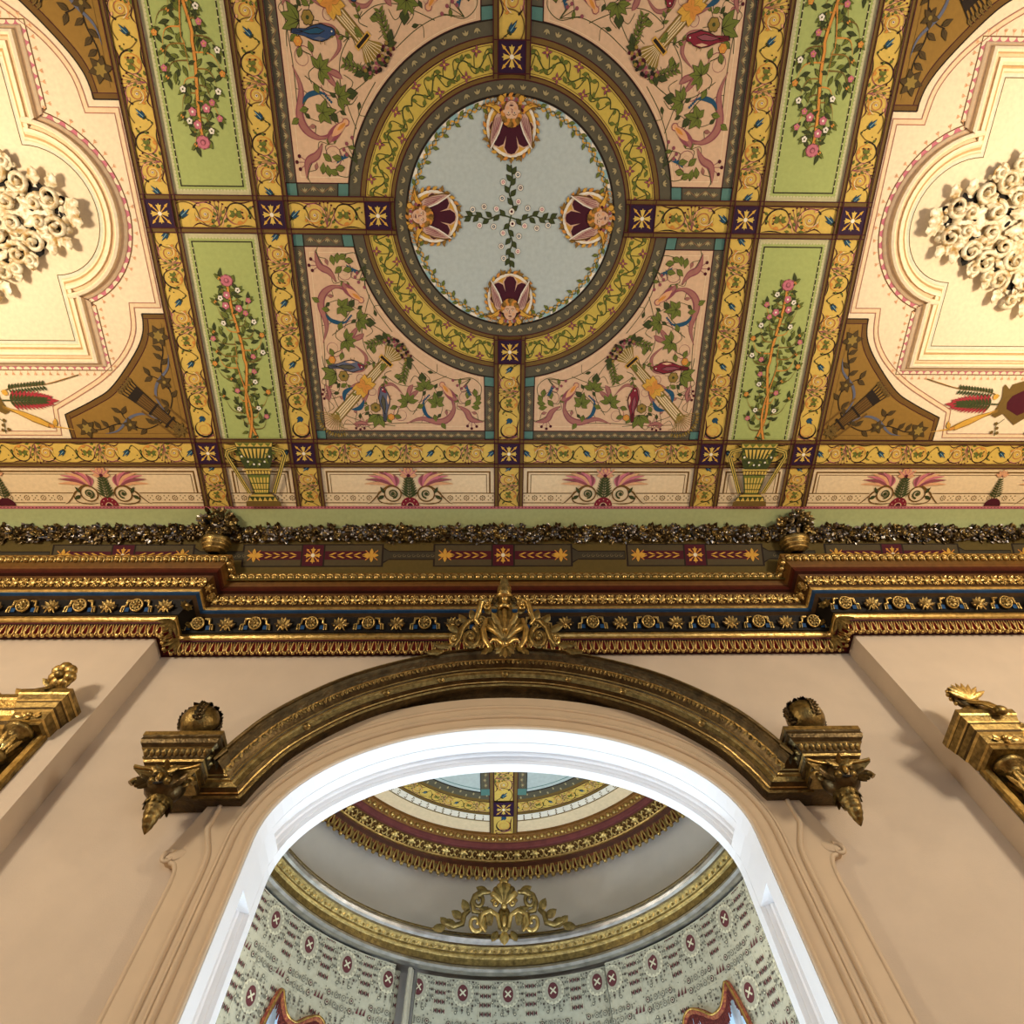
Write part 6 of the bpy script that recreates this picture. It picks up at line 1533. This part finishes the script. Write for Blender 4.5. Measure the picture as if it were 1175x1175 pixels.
        q = MB()
        pf = [(0, 0), (0, .02), (.008, .03), (.022, .034), (.028, .028), (.036, .03), (.044, .022), (.05, .022), (.2, .022), (.21, .035), (.225, .035), (.23, .01), (.235, .0)]
        ms = ['giltrub', 'gilt', 'gilt2', 'bronze', 'gilt2', 'bronze', 'bronze', 'giltrub', 'bronze', 'gilt2', 'bronze', 'bronze']
        for (u0, o0), (u1, o1), mm_ in zip(pf, pf[1:], ms): q.add([(xo + sgn * u0, YS - o0, .8), (xo + sgn * u1, YS - o1, .8), (xo + sgn * u1, YS - o1, Z - .18), (xo + sgn * u0, YS - o0, Z - .18)], [(0, 1, 2, 3)], mm_, smooth=False)
        q.build('side_moulding', root, bx)
        cxx = xo + sgn * .098; q = MB(); o = Vector((cxx, YS - .062, 0)); h = Z - .19
        pr = [(.0, h), (.062, h), (.066, h - .012), (.060, h - .026), (.048, h - .03), (.044, h - .045), (.030, h - .05), (.034, h - .06), (.040, h - .10), (.030, h - .135), (.044, h - .145), (.052, h - .158), (.044, h - .172), (.034, h - .18), (.038, h - .20), (.046, h - .215), (.036, h - .23), (.030, h - .245), (.040, h - .30), (.046, h - .33), (.040, h - .345), (.032, h - .36), (.034, h - .9), (.036, 1.2), (.045, 1.15), (.036, 1.1), (.05, .9), (.06, .82), (.06, .8)]
        q.lathe([(r, z) for r, z in pr], o, (0, 0, 1), 'giltrub', seg=16)
        for zc, L_, n_ in ((h - .145, .085, 8), (h - .345, .09, 8)):
            for k in range(n_): a = k * 2 * pi / n_; d = Vector((cos(a), sin(a), 0)); q.leaf(o + d * .034 + Vector((0, 0, zc)), Vector((0, 0, 1)) + d * .1, d, L_, .017, 'gilt2', curl=.15, ridge=.6, lobes=1)
        for k in range(8): a = k * pi / 4; d = Vector((cos(a), sin(a), 0)); q.ball(o + d * .042 + Vector((0, 0, h - .21)), .012, 'gilt2', nu=6, nv=4)
        for k in range(60):
            a = k * .55; d = Vector((cos(a), sin(a), 0)); q.leaf(o + d * .034 + Vector((0, 0, h - .38 - k * .012)), Vector((0, 0, 1)) + Vector((-d.y, d.x, 0)), d, .05, .014, 'giltrub', curl=.2, ridge=.5, seg=3)
        q.build('colonnette', root, bx)
    # small crest scrolls on the header, glass, sill
    for k in range(5):
        for e in (1, -1):
            q = MB(); a = 3.15 + e * (.12 + .17 * k); u = X(a)
            q.tube([(u + .045 * (1 - .75 * t / 14) * cos(.45 * t + (0 if e > 0 else pi)) * 1, YS - .09, Z + .005 + .035 * (1 - .75 * t / 14) * sin(.45 * t)) for t in range(15)], [.013 - .0005 * t for t in range(15)], 'gilt2', seg=6); q.ball((u, YS - .095, Z + .02), .02, 'giltrub')
            q.leaf((u, YS - .09, Z), (.8 * e, 0, .5), (0, -1, 0), .09, .024, 'gilt2', curl=.2, ridge=.5)
            q.build('crest_scroll', root, bx)
    q = MB(); x0, x1 = seg(edge + .27, 6.3 - edge - .27); q.add([(x0, YS - .008, .82), (x1, YS - .008, .82), (x1, YS - .008, Z - .33), (x0, YS - .008, Z - .33)], [(0, 1, 2, 3)], 'glass', smooth=False); q.build('mirror_glass', root, bx)
    q = MB(); x0, x1 = seg(edge, 6.3 - edge); q.box(x0, x1, YS - .14, YS, .72, .8, 'giltrub'); q.build('sill', root, bx)
    tag(root, 'tall gilt framed pier mirror %s, on the %s breast' % ('with a gold flower finial' if s < 0 else 'with a shell finial', nm), 'mirror', None, 'thing')
frame(-1, 2.112, 3.40, .145, .21)
frame(1, 2.015, 3.15, .20, .235)
# ---------------------------------------------------------------- light
wd = bpy.data.worlds.new('World'); SC.world = wd; wd.use_nodes = True
bg = wd.node_tree.nodes['Background']; bg.inputs['Color'].default_value = (.80, .88, 1.0, 1); bg.inputs['Strength'].default_value = .11
def lamp(name, kind, loc, energy, col, size=.2, rot=None, sy=None, spread=None):
    d = bpy.data.lights.new(name, kind); d.energy = energy; d.color = col
    if kind == 'POINT': d.shadow_soft_size = size
    if kind == 'AREA':
        d.shape = 'RECTANGLE'; d.size = size; d.size_y = sy or size
        if spread: d.spread = radians(spread)
    o = bpy.data.objects.new(name, d); COL.objects.link(o); o.location = loc
    if rot: o.rotation_euler = Vector(rot).to_track_quat('-Z', 'Y').to_euler()
    return o
WARM = (1.0, .84, .64)
for s in (-1, 1): lamp('chandelier_lamp', 'POINT', (s * 3.1, -.1, 3.05), 142, WARM, .22)
# daylight: bay windows below the lambrequins, and the room's own windows behind the camera
for s in (-1, 1): lamp('bay_daylight', 'AREA', (XA + s * .98, BY + .62, 1.45), 34, (.72, .86, 1.0), .8, (-s * .66, -.12, .72), 1.0)
for s in (-1, 1):  # fill lamps with unseen sconces, added to brighten the upper bay wall
    lamp('bay_fill_lamp', 'POINT', (XA + s * 1.24, 2.80, 2.78), 6.5, (1.0, .95, .9), .045)
    q = MB(); q.tube([(XA + s * 1.44, 2.80, 2.55), (XA + s * 1.36, 2.80, 2.50), (XA + s * 1.26, 2.80, 2.55), (XA + s * 1.24, 2.80, 2.64)], .010, 'gilt2', seg=8)
    q.lathe([(.0, 2.63), (.035, 2.64), (.045, 2.665), (.030, 2.67), (.012, 2.672), (.012, 2.72), (.0, 2.725)], (XA + s * 1.24, 2.80, 0), (0, 0, 1), 'gilt2', seg=12)
    tag(q.build('wall_sconce'), 'small gilt sconce added out of view for the %s bay fill lamp' % ('left' if s < 0 else 'right'), 'sconce', None, 'thing')
lamp('room_daylight', 'AREA', (1.2, -3.3, 1.7), 34, (.86, .92, 1.0), 3.6, (0, 1, .25), 2.2)
# ---------------------------------------------------------------- camera
cam = bpy.data.cameras.new('Camera'); co = bpy.data.objects.new('Camera', cam); COL.objects.link(co); SC.camera = co
cam.sensor_fit = 'HORIZONTAL'; cam.sensor_width = 36; cam.lens = 36 * 702.85 / 1175; cam.clip_start = .02
p_, yaw, roll = .4153, -.056, -.0513
fw = Vector((0, sin(p_), cos(p_))); rt = Vector((1, 0, 0)); up_ = rt.cross(fw)
Rz = Matrix.Rotation(yaw, 3, 'Z'); fw, rt, up_ = Rz @ fw, Rz @ rt, Rz @ up_
r2 = rt * cos(roll) + up_ * sin(roll); u2 = -rt * sin(roll) + up_ * cos(roll)
mt = Matrix((r2, u2, -fw)).transposed().to_4x4(); mt.translation = Vector((-.0184 * 3.6, .0335 * 3.6, 1.0)); co.matrix_world = mt
vs = SC.view_settings; vs.view_transform = 'Standard'; vs.look = 'None'; vs.gamma = 1; vs.use_curve_mapping = False; vs.exposure = 0.12
SC.display_settings.display_device = 'sRGB'
